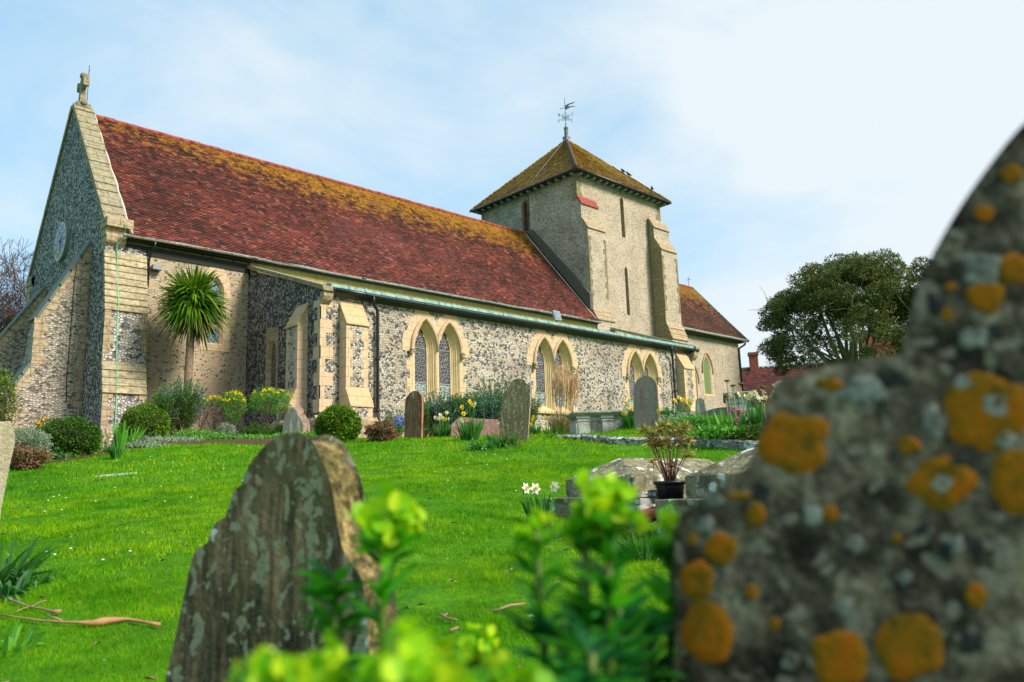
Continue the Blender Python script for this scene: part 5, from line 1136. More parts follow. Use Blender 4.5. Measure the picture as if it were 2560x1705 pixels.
daffodils(bp_(1342, 6.9), .20, .27, 80, [(W_, -.105, .285), (W_, -.03, .28), (W_, .135, .29)], 'three white daffodils beside the corner of the left coped tomb')
straps(1412, 6.2, .18, .22, 60, 'low strap leaves in front of the left coped tomb plinth', 'daffleaf', .014, .9, lean=1.2)
straps(1600, 5.2, .34, .30, 300, 'long dark tufted grass by the broken bricks', 'darkstrap', .007, .7, lean=1.0)
daffodils(bp_(1838, 13.2), .22, .46, 120, [(C_, -.02, .60), (C_, .12, .62), (C_, .20, .58), (C_, .25, .56), (C_, .28, .60)], 'cream daffodils in the right border in front of the chest tomb')
daffodils(bp_(1915, 12.6), .30, .62, 260, [(C_, -.1, .62), (W_, -.05, .56), (W_, .03, .58), (C_, .15, .60), (C_, .18, .66), (C_, .2, .55), (C_, -.12, .66)], 'tall cream daffodils at the right end of the border by the big lichened stone')
straps(1792, 12.8, .10, .46, 14, 'left broad iris fan in the right border', 'irisleaf', .05, .1, group='iris fans in the right border', lean=.35)
straps(1822, 12.7, .10, .48, 14, 'right broad iris fan in the right border', 'irisleaf', .05, .1, group='iris fans in the right border', lean=.35)
straps(1765, 12.6, .22, .22, 40, 'broad bright low leaves at the left of the right border', 'irisleaf', .06, .6, lean=1.2)
straps(1850, 12.6, .16, .44, 40, 'broad upright tulip leaves among the pink flowers', 'irisleaf', .05, .2, group=None, lean=.5)
flowering_bush(bp_(1750, 13.4), .50, .14, .14, 'low tangled green foliage behind the iris fans', n=2600, nf=0, mat='cover', stem=False, leaf=.06, name='low_shrub')
flowering_bush(bp_(1712, 13.8), .34, .16, .16, 'small grey heathery mound beside the tall dense daffodil clump', n=1500, nf=0, mat='sage', stem=False, leaf=.045, name='heather_mound')
flowering_bush(bp_(1800, 12.4), .42, .08, .10, 'bright broad leaved ground plants at the border edge', n=700, nf=0, mat='cover', stem=False, leaf=.09, name='low_plant', cat_='plant')
flowering_bush(bp_(1880, 12.3), .40, .10, .08, 'low dark leaves under the pink flowers', n=1300, nf=0, mat='box_dark', stem=False, leaf=.06, name='low_plant', cat_='plant')
# pink flowers
pk = empty('pink_flower_clump', bp_(1862, 12.3), 0, 'clump of pink double flowers in the right border', 'flowers')
q = rr(); pm = None
for (dx, dz) in ((-.13, .44), (-.05, .43), (-.03, .42), (-.10, .27), (-.07, .31), (-.05, .15), (.05, .13), (.06, .16)):
    mb = MB(); D = sph(30, q); c = Vector((dx*RT2[0], dx*RT2[1], dz))
    for d in D: d = Vector(d); s_ = d.cross(Vector((.2, .3, .9))).normalized(); u = s_.cross(d); rr_ = .034; mb.poly([c+d*.012-s_*.014, c+d*rr_+u*.004-s_*.012, c+d*(rr_+.008)+s_*.006, c+d*.016+s_*.016])
    mb.build('flower', M['pink'], pk); mb = MB(); mb.tube([(0, 0, 0), (c.x, c.y, c.z*.6), (c.x, c.y, c.z-.02)], .006, 4); mb.build('flower_stalk', M['daffleaf'], pk)
# dead seed-head stems
def seedstem(px, r, h, heads, label):
    b = empty('dead_flower_stem', bp_(px, r), 0, label, 'dead stem', 'dead flower stems in the border'); mb = MB(); mb.tube([(0, 0, 0), (.01, 0, h*.5), (0, .01, h)], .008, 5); mb.build('stalk', M['drytwig'], b)
    for z in heads:
        mb = MB(); mb.lathe([(.01, -.012), (.035, -.01), (.045, 0), (.035, .016), (.01, .02)], (0, 0, z), 9); mb.build('seed_head', M['bark'], b)
seedstem(1920, 12.2, .78, (.78, .58, .12), 'dead stem with three brown seed heads at the right end of the border')
for px, h, lb in ((1826, .62, 'leftmost of the thin dead stems in front of the chest tomb'), (1832, .86, 'tallest thin dead stem in front of the chest tomb'), (1846, .78, 'third thin dead stem from the left in front of the chest tomb'), (1866, .80, 'thin dead stem before the right corner of the chest tomb')):
    seedstem(px, 12.9, h, (h,), lb)
# pampas
pr_ = empty('plume_grass', bp_(1410, 20.0), 0, 'tall clump of straw coloured plume grass before the second twin window', 'ornamental grass'); q = rr()
n = 420; a = q.uniform(0, 6.28, n); rd = .28*np.sqrt(q.random(n)); C = np.stack([rd*np.cos(a), rd*np.sin(a), np.zeros(n)], 1); D = np.stack([np.cos(a)*.35*q.random(n), np.sin(a)*.35*q.random(n), np.ones(n)], 1)
V, F = stripV(C, D, q.uniform(.35, .95, n), .012, q, .3); npmesh('leaves', V, F, M['reedbase'], pr_)
n = 54; a = q.uniform(0, 6.28, n); rd = .20*np.sqrt(q.random(n)); C = np.stack([rd*np.cos(a), rd*np.sin(a), np.zeros(n)], 1); D = nrm(np.stack([np.cos(a)*.20*q.random(n)+RT2[0]*.07, np.sin(a)*.20*q.random(n)+RT2[1]*.07, np.ones(n)], 1)); ln = q.uniform(1.05, 1.55, n)
V, F = stripV(C, D, ln, .009, q, .02); npmesh('stalks', V, F, M['drytwig'], pr_)
T = C+D*ln[:, None]; VV = []
Cs = np.repeat(T, 46, 0); t = q.uniform(-.35, .22, len(Cs))[:, None]; Ds = np.repeat(D, 46, 0); Cs = Cs+Ds*t
V, F = leafV(Cs, nrm(Ds*1.6+q.normal(size=Ds.shape)*.32), .13*(1.25-np.abs(t[:, 0]+.05)*2.2), .017, q); npmesh('plumes', V, F, M['plume'], pr_)
# dry twig tufts
for px, r, rad, h, lb in ((1062, 17.4, .26, .50, 'pinkish dry twigs at the foot of the narrow brown headstone'), (1285, 12.9, .30, .34, 'dry brown twigs at the foot of the leaning speckled headstone'), (1636, 15.8, .30, .22, 'dry tufted grass at the foot of the round topped grey headstone'), (186, 17.4, .26, .55, 'bare crooked twigs in front of the dark box bush')):
    q = rr(); segs = []; tp = []
    for i in range(26): a = q.uniform(0, 6.28); branch((rad*.5*math.cos(a)*q.random(), rad*.5*math.sin(a), 0), (math.cos(a)*.7, math.sin(a)*.7, 1), h*.5, .004, 2, q, segs, tp, (2, 3), .45, .1, .7, 2, .6, .002)
    V, F = tubesV(segs, 3); o = npmesh('dry_twigs', V, F, M['drytwig' if 'grass' in lb or 'crooked' in lb else 'heather']); o.location = bp_(px, r); tag(o, lb, 'twigs')
# ---- cabbage palm
palm = empty('cabbage_palm', Vector((10.0, 25.3, g(10, 25.3))), 0, 'cabbage palm with a round head of sword leaves against the nave wall', 'palm tree'); q = rr()
zb = palm.location.z; zt = 5.88-zb
mb = MB(); mb.tube([(-.02, 0, 0), (.0, 0, 1.2), (.03, 0, zt-.6), (.06, 0, zt+.1), (.08, 0, zt+.75)], [.15, .13, .12, .13, .08], 10); mb.build('trunk', M['palmbark'], palm)
n = 1200; D = sph(n, q); D[:, 2] = D[:, 2]*.8+.16; D = nrm(D); C = np.array([.06, 0, zt+.45])+D*q.uniform(.03, .18, n)[:, None]+np.array([0, 0, 1])*q.uniform(-.25, .35, n)[:, None]
ln = q.uniform(.85, 1.32, n)*(1-.18*(D[:, 2] < -.2))*np.where(D[:, 2] > .75, .9, 1); V, F = stripV(C, D, ln, .072, q, np.where(D[:, 2] > .6, .12, .42)*q.uniform(.2, 2.0, n), prof=[.45, .9, 1, .85, .5, .04]); npmesh('crown', V, F, M['palmleaf'], palm)
n = 150; D = sph(n, q)*np.array([1, 1, .35]); D[:, 2] -= .62; D[:, 0] += .35; C = np.array([.06, 0, zt+.25])+nrm(D)*.12; V, F = stripV(C, D, q.uniform(.7, 1.15, n), .035, q, .2); npmesh('dead_leaves', V, F, M['palmdry'], palm)
# ---- trees
q = rr(); segs = []; tips = []
bt = Vector((.165*44, .986*44, 3.0)); 
for sx in range(3): branch((sx*.4-.4, 0, 0), (q.normal()*.35+.1, q.normal()*.3, 1), 2.45, .22, 7, q, segs, tips, (2, 4), .50, .10, .80, 3, .62, .009)
V, F = tubesV(segs, 4)
br = empty('bare_tree', bt, 0, 'bare leafless tree with a mesh of twigs behind the west end of the church', 'tree'); br.scale = (1.0, 1.0, .98)
npmesh('branches', V, F, M['barebark'], br)
print('bare tree', len(segs), 'extent', V.min(0), V.max(0))
def oak(base, rx, h, zc, nclump, label, seed):
    q = np.random.default_rng(seed); t_ = empty('evergreen_oak', base, 0, label, 'tree', 'evergreen oaks behind the churchyard')
    segs = []; tops = []
    for i in range(13):
        a = q.uniform(0, 6.28); s_ = q.uniform(.1, 1); p = np.array([.5*math.cos(a), .5*math.sin(a), 0]); d = nrm(np.array([math.cos(a)*s_*.75, math.sin(a)*s_*.75, 1.])); r = q.uniform(.11, .24); L_ = h*.80; k = 7
        for j in range(k):
            d = nrm(d+q.normal(size=3)*.12+np.array([math.cos(a), math.sin(a), 0])*.03); e = p+d*L_/k; segs.append((p, e, r, r*.82)); p = e; r *= .82
            if j > 2:
                for _ in range(2):
                    dd = nrm(d+q.normal(size=3)*.6); pp = p; r3 = r*.5
                    for _k in range(3): e2 = pp+dd*h*.07; segs.append((pp, e2, r3, r3*.7)); pp = e2; r3 *= .7; dd = nrm(dd+q.normal(size=3)*.3)
                    tops.append(pp)
    for i in range(7):    # low outward limbs
        a = 6.28*i/7+q.uniform(-.3, .3); p = np.array([0, 0, h*.12]); d = nrm(np.array([math.cos(a), math.sin(a), .35])); r = .16
        for j in range(6): d = nrm(d+q.normal(size=3)*.15+np.array([0, 0, .03])); e = p+d*rx*.12; segs.append((p, e, r, r*.8)); p = e; r *= .8
    V, F = tubesV(segs, 6); npmesh('trunks_and_limbs', V, F, M['oakbark'], t_)
    Cs = []; Ds = []
    for i in range(nclump):
        d = sph(1, q)[0]; d[2] = abs(d[2])*1.15-.22 if q.random() < .8 else q.uniform(-.35, .1); d = nrm(d); rad = q.uniform(.74, 1.0) if q.random() < .82 else q.uniform(.35, .75)
        if d[2] < .25 and rad < .8 and q.random() < .8: continue
        tc = d[0]*.92+d[1]*.40
        if abs(tc) > .35 and -.3 < d[2] < .42 and q.random() < .80: continue
        lum = 1+.12*noise.noise(Vector(d*1.7)+Vector((seed, 0, 0))); c = np.array([d[0]*rx, d[1]*rx, zc+d[2]*(h-zc)*(1. if d[2] > 0 else .8)])*1.; c[:2] *= rad*lum; c[2] = zc+(c[2]-zc)*rad*lum
        n = int(q.uniform(170, 420)); cr_ = q.uniform(.45, .95); dd = sph(n, q); rad2 = q.uniform(.35, 1, n)**.5
        Cs.append(c+dd*np.array([cr_, cr_, cr_*.62])*rad2[:, None]); Ds.append(nrm(dd+np.array([0, 0, .3])))
    C = np.concatenate(Cs); D = np.concatenate(Ds); n = len(C); V, F = leafV(C, nrm(D+q.normal(size=(n, 3))*.7), q.uniform(.10, .20, n), .085, q); npmesh('crown', V, F, M['oak'], t_)
    return t_
oak((55.3, 23.6, 6.7), 5.7, 8.9, 2.9, 660, 'large domed evergreen oak with many bare stems showing through its middle', 3)
oak((58.0, 17.4, 6.5), 3.6, 8.6, 3.0, 200, 'second evergreen oak half hidden behind the big lichened headstone', 5)
# ---- houses behind
def house(base, rz, Lx, Ly, eav, rid, label, chim=()):
    h_ = empty('house', base, rz, label, 'house'); mb = MB(); mb.box(0, Lx, 0, Ly, 0, eav); mb.prism([(0, 0, eav), (0, Ly, eav), (0, Ly/2, rid-.1)], [(Lx, 0, eav), (Lx, Ly, eav), (Lx, Ly/2, rid-.1)]); mb.build('wall', M['house'], h_)
    mb = MB(); courses(mb, (-.3, -.3, eav-.15), (Lx+.3, -.3, eav-.15), (-.3, Ly/2, rid), (Lx+.3, Ly/2, rid), 26, .3); mb.poly([(-.3, Ly+.3, eav-.15), (Lx+.3, Ly+.3, eav-.15), (Lx+.3, Ly/2, rid), (-.3, Ly/2, rid)]); rf = mb.build('roof', M['tile_house'], h_)
    mb = MB(); ridge(mb, (-.3, Ly/2, rid+.02), (Lx+.3, Ly/2, rid+.02), .12); mb.build('ridge_tiles', M['lead'], h_)
    for cx_, cw, z0_, z1_ in chim:
        mb = MB(); mb.box(cx_, cx_+cw, Ly/2-.35, Ly/2+.35, z0_, z1_); mb.box(cx_-.08, cx_+cw+.08, Ly/2-.43, Ly/2+.43, z1_-.25, z1_); mb.build('chimney', M['brick'], h_)
    for k in range(3):
        mb = MB(); x = 1.5+k*Lx/3.4; mb.box(x, x+1.1, -.04, .02, 1.0, 2.2); mb.build('window', M['glass_diamond'], h_)
    return h_
hb = hdir(1850, 935)
house((61.0, 35.5, 3.2), math.atan2(-.9, .44)+.12, 22, 7, 3.0, 6.9, 'long house with a red tiled roof and brick chimney beyond the chancel', ((1.0, .75, 6.0, 8.3), (11.5, 1.4, 6.0, 8.4)))
house((53.0, 31.5, 3.2), .55, 5, 5, 2.0, 4.6, 'low outbuilding with a steep red roof just right of the chancel corner')
house((73.0, 29.5, 4.0), -1.1, 14, 8, 6.0, 10.0, 'tall brick house with a red roof behind the right side of the oak', ((5, 1.6, 10, 13.2),))
# scaffolding
sc_ = empty('scaffold_frame', (55.0, 19.0, 6.0), -1.2, 'white scaffold lattice beam low behind the oak', 'scaffolding'); mb = MB()
mb.tube([(0, 0, 1.6), (3, 0, 1.6)], .04, 5); mb.tube([(0, 0, 1.0), (3, 0, 1.0)], .04, 5)
mb.build('rails', M['gutter'], sc_); mb = MB()
for i in range(5): mb.tube([(i*.6, 0, 1.0+.6*(i % 2)), (i*.6+.6, 0, 1.6-.6*(i % 2))], .03, 5)
mb.tube([(1.8, 0, -3), (1.8, 0, 2.2)], .04, 5); mb.build('braces', M['gutter'], sc_)
# ================================================================== STONES
ZF = {0: (1/1.0875, 0, 0), 8: (1.9625, 0, 1050), 12: (4.612, 0, 900), 13: (5.607, 400, 920), 14: (4.361, 820, 940), 17: (6.273, 1700, 900), 18: (6.532, 1420, 900), 19: (3.925, 1360, 1100)}
def plane_pts(zf, pts, r, phi, anchor=None, lean=0):
    """outline surveyed on the photograph, laid on a real upright plane r metres away and turned by phi degrees"""
    s_, a, b = ZF[zf]; P_ = [(a+x/s_, b+y/s_) for x, y in pts]
    ac = anchor or (sum(p[0] for p in P_)/len(P_), 1120); d = hdir(*ac); v = np.array([d[0], d[1], 0]); A = v*r; R_ = np.array([v[1], -v[0], 0])
    n = -math.cos(math.radians(phi))*v-math.sin(math.radians(phi))*R_; n = n+np.array([0, 0, lean]); n /= np.linalg.norm(n)
    A[2] = g(A[0], A[1]); out = [Vector(ray(*p)*(A@n)/(ray(*p)@n)) for p in P_]
    return out, Vector(n), Vector(A)
def smooth_loop(pts, open_from=None, it=1):
    for _ in range(it):
        q = []
        for i in range(len(pts)-1): q += [pts[i].lerp(pts[i+1], .25), pts[i].lerp(pts[i+1], .75)]
        pts = [pts[0]]+q+[pts[-1]]
    return pts
def headstone(zf, pts, r, phi, th, mat, label, edge=None, smooth=1, bevel=.012, anchor=None, sink=.25, lean=0, name='headstone', cat_='gravestone', group=None):
    """pts: outline from lower left over the top to lower right"""
    P_, n, A = plane_pts(zf, pts, r, phi, anchor, lean)
    P_ = smooth_loop(P_, it=smooth); zmin = min(g(p.x, p.y) for p in (P_[0], P_[-1]))-sink
    P_ = [Vector((P_[0].x, P_[0].y, zmin))]+P_+[Vector((P_[-1].x, P_[-1].y, zmin))]
    P_ = [p-A for p in P_]; mb = MB(); k = len(P_)
    F_ = [p for p in P_]; B_ = [p-n*th for p in P_]
    for i in range(k): j = (i+1) % k; mb.poly([F_[i], F_[j], B_[j], B_[i]], 1)
    mb.poly(F_, 0); mb.poly(B_[::-1], 0)
    me = bpy.data.meshes.new(name); me.from_pydata([tuple(v) for v in mb.v], [], mb.f)
    o = bpy.data.objects.new(name, me); col.objects.link(o); me.materials.append(M[mat]); me.materials.append(M[edge or mat]); me.polygons.foreach_set('material_index', mb.m)
    import bmesh; bm = bmesh.new(); bm.from_mesh(me); bmesh.ops.remove_doubles(bm, verts=bm.verts, dist=1e-4); bm.to_mesh(me); bm.free(); uv_by_normal(me)
    o.location = A
    if bevel: b = o.modifiers.new('bevel', 'BEVEL'); b.width = bevel; b.segments = 2; b.limit_method = 'ANGLE'; b.angle_limit = math.radians(40)
    return tag(o, label, cat_, group), n, A
headstone(14, [(835, 705), (842, 260), (870, 225), (895, 190), (930, 168), (965, 168), (990, 185), (1005, 205), (1022, 225), (1010, 710)], 17.2, 30, .085, 'hs_brown', 'narrow brown sandstone headstone with a curved top and orange edge', 'hs_brown_edge', anchor=(1035, 1100))
headstone(14, [(1880, 700), (1868, 560), (1905, 300), (1930, 175), (1965, 145), (1988, 120), (1992, 85), (2030, 45), (2085, 30), (2135, 45), (2152, 92), (2185, 100), (2205, 128), (2168, 712)], 14.5, 16, .09, 'hs_tall', 'tall lichen speckled headstone leaning slightly right of the rosemary hedge', 'sandpale', anchor=(1280, 1100))
headstone(18, [(1085, 960), (1075, 520), (1080, 440), (1110, 370), (1160, 310), (1220, 272), (1280, 262), (1350, 285), (1410, 350), (1440, 420), (1450, 500), (1482, 1000)], 15.2, 10, .075, 'hs_grey', 'grey green round topped headstone with reddish stains before the third twin window', 'hs_pale', anchor=(1620, 1090))
headstone(13, [(1720, 1000), (1725, 830), (1745, 728), (1772, 700), (1790, 650), (1800, 600), (1835, 568), (1872, 562), (1902, 600), (1915, 668), (1948, 678), (1992, 780), (2000, 1000)], 21.0, 8, .07, 'hs_slate', 'small dark slate headstone with a shouldered pointed top at the aisle corner', anchor=(732, 1100))
headstone(13, [(1850, 1000), (1852, 580), (1885, 540), (1995, 545), (2000, 650), (2040, 672), (2088, 758), (2095, 1000)], 21.3, 5, .10, 'hs_pinkedge', 'pink headstone blotched with orange lichen just behind the small slate headstone', anchor=(750, 1100))
headstone(14, [(1480, 650), (1470, 570), (1482, 525), (1515, 503), (1550, 512), (1578, 548), (1602, 575), (1603, 650)], 16.6, 10, .10, 'hs_brown', 'tiny dark brown humped headstone among the daffodils before the pink kerb', anchor=(1170, 1090))
headstone(14, [(1345, 620), (1350, 530), (1395, 485), (1450, 448), (1620, 470), (1850, 478), (1880, 620)], 17.8, 4, .55, 'hs_pink', 'low pink granite kerb block in front of the rosemary hedge', anchor=(1190, 1090), smooth=0, name='granite_kerb')
headstone(12, [(-330, 1760), (-190, 740), (105, 722), (128, 790), (150, 868), (156, 930), (95, 1200), (20, 1568), (-10, 1720)], 7.0, -12, .14, 'sandpale', 'leaning sandy headstone cut by the left edge of the picture', smooth=0, anchor=(0, 1150))
headstone(17, [(1172, 800), (1168, 540), (1185, 490), (1225, 455), (1255, 405), (1310, 378), (1375, 368), (1430, 392), (1475, 445), (1530, 472), (1556, 510), (1568, 820)], 16.2, -6, .09, 'hs_red', 'red brown headstone with a wavy top beside the chest tomb at the right', anchor=(1915, 1080))
headstone(17, [(1436, 620), (1438, 430), (1445, 388), (1472, 374), (1492, 392), (1505, 350), (1560, 328), (1640, 334), (1692, 372), (1710, 620)], 19.5, 0, .1, 'hs_pale', 'pale scroll topped headstone behind the red brown one', anchor=(1950, 1080))
headstone(17, [(268, 810), (270, 618), (300, 604), (345, 612), (372, 630), (408, 810)], 18.5, -20, .08, 'hs_slate', 'small leaning green grey headstone below the chancel doorway', 'hs_pale', anchor=(1755, 1070))
headstone(17, [(270, 960), (280, 900), (350, 840), (430, 800), (560, 765), (700, 748), (850, 755), (925, 790), (940, 960)], 14.6, 6, .55, 'hs_slate', 'low hump backed grey body stone behind the right border', anchor=(1795, 1070), name='body_stone', cat_='grave slab')
headstone(17, [(905, 900), (910, 765), (1000, 752), (1180, 762), (1290, 780), (1350, 900)], 15.2, 0, .5, 'hs_pale', 'pale flat topped body stone behind the cream daffodils', anchor=(1880, 1070), name='body_stone', cat_='grave slab', smooth=0)
# far left: the two big foreground stones
hl, n_, A_ = headstone(8, [(790, 1500), (845, 1240), (890, 1050), (930, 850), (962, 700), (978, 662), (1005, 645), (1040, 625), (1052, 585), (1064, 545), (1085, 517), (1122, 512), (1135, 470), (1150, 420), (1172, 362), (1206, 345), (1218, 300), (1232, 258), (1275, 195), (1340, 125), (1400, 98), (1450, 90), (1505, 120), (1545, 190), (1580, 270), (1605, 370), (1622, 480), (1640, 590), (1655, 650), (1680, 705), (1715, 745), (1750, 800), (1765, 900), (1785, 1240), (1795, 1500)], 1.95, 38, .125, 'hs_left', 'large brown lichen streaked headstone with stepped shoulders in the left foreground', 'hs_left_side', anchor=(735, 1500), bevel=.018, sink=.1)
big_px = [(1562, 1900), (1565, 1568), (1564, 1400), (1563, 1300), (1566, 1215), (1574, 1192), (1600, 1175), (1640, 1150), (1690, 1112), (1725, 1082), (1745, 1050), (1760, 1000), (1772, 950), (1782, 910), (1795, 885), (1830, 872), (1900, 856), (1960, 842), (2040, 832), (2085, 828), (2098, 770), (2112, 700), (2128, 650), (2152, 600), (2190, 530), (2232, 462), (2290, 382), (2340, 318), (2390, 268), (2450, 225), (2540, 190), (2640, 180), (2740, 190), (2830, 225), (2890, 268), (2940, 318), (2990, 382), (3048, 462), (3090, 530), (3128, 600), (3152, 650), (3168, 700), (3182, 770), (3195, 828), (3240, 832), (3380, 856), (3485, 885), (3500, 950), (3540, 1050), (3590, 1112), (3680, 1175), (3714, 1215), (3716, 1900)]
hr_, nb, Ab = headstone(0, big_px, .80, 0, .11, 'hs_right', 'huge dark grey headstone with round orange lichen patches filling the right foreground', anchor=(2180, 1300), bevel=.014, sink=.1, smooth=1)
def blob(zx, zy, rx_, ry_, mat, name, amp=.13, seed=0, rot=0):
    """lichen and dark patches: thin irregular crust lying on the stone face; centre and radii in display pixels"""
    q = np.random.default_rng(int(zx*7+zy)); pts = []
    for i in range(36):
        t = 2*math.pi*i/36; k = 1+amp*noise.noise(Vector((math.cos(t)*1.6, math.sin(t)*1.6, zx*.13)))*2+amp*.5*noise.noise(Vector((math.cos(t)*6, math.sin(t)*6, zy*.1)))
        x, y = rx_*k*math.cos(t), ry_*k*math.sin(t); c, s_ = math.cos(rot), math.sin(rot); pts.append((zx+x*c-y*s_, zy+x*s_+y*c))
    rings = []
    for f, h in ((1, .0), (.97, .0004), (.6, .0006), (.25, .0005)):
        R_ = [Vector(ray(px_*1.0875, py_*1.0875)) for px_, py_ in [(zx+(x-zx)*f, zy+(y-zy)*f) for x, y in pts]]
        rings.append([v*(Ab.dot(nb)/v.dot(nb))-Ab+nb*(h+.0002) for v in R_])
    vs = [p for r_ in rings for p in r_]; k = 36; fs = [(i*k+j, i*k+(j+1) % k, (i+1)*k+(j+1) % k, (i+1)*k+j) for i in range(3) for j in range(k)]+[tuple(range(3*k, 4*k))]
    mb = MB(); mb.add(vs, fs, 0, True); return mb.build(name, M[mat], hr_)
s = NT('orange_lichen'); n1 = s.noise(s.obj(), 45, 5, .65).outputs['Fac']; n2 = s.noise(s.obj(), 230, 3).outputs['Fac']
M['lich_o'] = s.done(s.mix(.5, s.ramp(n1, (.36, (.13, .075, .008)), (.5, (.27, .11, .006)), (.62, (.38, .105, .005))), s.ramp(n2, (.3, .6), (.7, 1.35)), 'MULTIPLY'), .95, n2, .5, .003, .1)
s = NT('pale_lichen'); n1 = s.noise(s.obj(), 60, 5, .65).outputs['Fac']
M['lich_w'] = s.done(s.ramp(n1, (.38, (.08, .075, .06)), (.62, (.27, .27, .24))), .95, n1, .5, .003, .1)
s = NT('dark_crust'); n1 = s.noise(s.obj(), 60, 5, .65).outputs['Fac']; M['crust_d'] = s.done(s.ramp(n1, (.3, (.012, .012, .014)), (.6, (.04, .04, .04))), .95, n1, .5, .003, .1)
for x, y, a, b, rt_ in ((1825, 1018, 76, 70, .2), (1660, 1262, 40, 38, 0), (1606, 1335, 38, 48, 0), (1628, 1448, 60, 78, .1), (1930, 1512, 66, 72, .5), (2092, 1488, 78, 82, .3), (2165, 1107, 76, 62, .1), (2275, 945, 105, 92, .3), (2345, 1100, 70, 80, 0), (2265, 680, 44, 36, -.4), (2178, 722, 16, 14, 0), (2325, 400, 26, 22, .5), (2262, 490, 24, 18, -.5), (2090, 1025, 28, 22, .2), (1736, 1185, 24, 30, .9), (1910, 1180, 17, 17, 0), (2242, 1370, 26, 30, .4), (1860, 985, 50, 30, 0), (1728, 1360, 14, 16, 0), (1780, 1435, 14, 16, 0), (1592, 1240, 10, 14, 0), (1905, 884, 34, 14, -.2), (2330, 620, 40, 40, 0), (2185, 660, 12, 10, 0), (2060, 1240, 12, 12, 0), (1700, 1140, 30, 9, -.5)):
    blob(x, y, a, b, 'lich_o', 'orange_lichen_patch')
for x, y, a, b in ((2258, 620, 46, 40), (2145, 968, 26, 30), (2235, 780, 34, 22), (2215, 880, 20, 18), (1870, 1185, 24, 26), (1965, 1250, 20, 18), (2168, 1110, 30, 26), (2290, 930, 36, 40), (1640, 1150, 26, 16), (1620, 1205, 18, 20), (1950, 1398, 20, 18), (1820, 1520, 20, 24), (2200, 1255, 14, 22), (2310, 1010, 30, 26), (1990, 905, 46, 30), (2080, 1330, 18, 12)): 
    blob(x, y, a, b, 'lich_w', 'grey_lichen_patch', .3)
for x, y, a, b in ((1750, 1132, 20, 20), (2235, 1480, 28, 24), (2250, 1255, 20, 14), (2175, 1270, 20, 22), (2120, 1215, 16, 12), (2290, 760, 18, 22), (2150, 700, 20, 26), (1790, 980, 14, 10), (2050, 870, 40, 20), (2200, 1060, 20, 16)): blob(x, y, a, b, 'crust_d', 'dark_face_patch', .3)  # irregular dark patches laid on the stone face
# low flint retaining wall along the terrace
rw = empty('low_flint_wall', (10.2, 8, g(10.1, 8)), 0, 'very low flint and rubble retaining wall along the edge of the lawn terrace', 'wall'); q = rr(); ys = np.arange(4.8, 11.4, .075)
mb = MB(); xs = np.interp(ys, WY, WX); zz = [float(G(x+.3, y)) for x, y in zip(xs, ys)]
A = []; 
for i, y in enumerate(ys):
    f = min(1, (11.4-y)/2); A.append([(xs[i]-.02, y, zz[i]-.5), (xs[i]-.03, y, zz[i]-.03+.01*q.normal()), (xs[i]+.06, y, zz[i]+.012*f), (xs[i]+.26, y, zz[i]+.0)])
for i in range(len(A)-1):
    for j in range(3): mb.poly([A[i][j], A[i+1][j], A[i+1][j+1], A[i][j+1]])
mb.v = [(x-10.2, y-8, z-rw.location.z) for x, y, z in mb.v]; mb.build('mortar_core', M['rubble'], rw)
mb = MB()
for i in range(230):
    y = q.uniform(4.8, 11.3); x = float(np.interp(y, WY, WX)); zt = float(G(x+.3, y)); r = q.uniform(.025, .06)
    c = Vector((x-.02+q.uniform(-.01, .05)-10.2, y-8, zt-rw.location.z-q.uniform(.02, .17))); ph = q.uniform(0, 6); k = 7
    mb.lathe([(.002, -r*.6), (r*q.uniform(.7, 1.1), -r*.2), (r, r*.2), (.002, r*.6)], c, k)
mb.v = [tuple(c+.008*q.normal() for c in p) for p in mb.v]
fo = mb.build('flints', M['rubble2'], rw); tag(fo, kind='stuff')
q = rr(); n = 2600; yy = q.uniform(4.9, 11.6, n); xx = np.interp(yy, WY, WX)+q.uniform(-.14, .16, n); k = (q.random(n) < .35+.5*np.array([noise.noise(Vector((float(a)*1.3, 0, 4))) > 0 for a in yy])); xx, yy = xx[k], yy[k]; n = len(xx)
C = np.stack([xx, yy, G(xx, yy)-.005], 1); V, F = stripV(C, nrm(np.stack([q.normal(size=n)*.5-.3, q.normal(size=n)*.5, np.ones(n)], 1)), q.uniform(.05, .12, n), .012, q, .6); tag(npmesh('grass_tufts', V, F, M['grass']), kind='stuff')
# ---- coped tombs
def coped_tomb(sw, lx, ly, h1, h2, ph, label, po=.16):
    t_ = empty('coped_tomb', sw, 0, label, 'tomb', None); mb = MB(); mb.box(-po, lx+po, -po, ly+po, -.6, 0); mb.build('plinth', M['tomb'], t_, bevel=.012)
    mb = MB(); z0 = .003
    v = [(0, 0, z0), (lx, 0, z0), (lx, ly, z0), (0, ly, z0), (0, 0, h1), (lx, 0, h1), (lx, ly, h1), (0, ly, h1), (ly*.42, ly/2, h2), (lx-ly*.42, ly/2, h2)]
    mb.add(v, [(0, 1, 5, 4), (1, 2, 6, 5), (2, 3, 7, 6), (3, 0, 4, 7), (4, 5, 9, 8), (5, 6, 9), (6, 7, 8, 9), (7, 4, 8)]); mb.build('coped_stone', M['tomb'], t_, bevel=.014); return t_
def at_r(px, py, r): return Vector(hdir(px, py)*r)
c1 = at_r(1586, 1240, 6.9); coped_tomb(c1, 2.0, .78, .16, .34, .3, 'left coped tomb, white lichened hipped stone on a plinth, broken bricks at its corner')
c2 = at_r(1714, 1247, 6.1); c2 = c2+Vector((0, -.78, 0)); coped_tomb(c2, 1.9, .78, .165, .36, .3, 'right coped tomb, half hidden by the big lichened headstone, plant pot beside it')
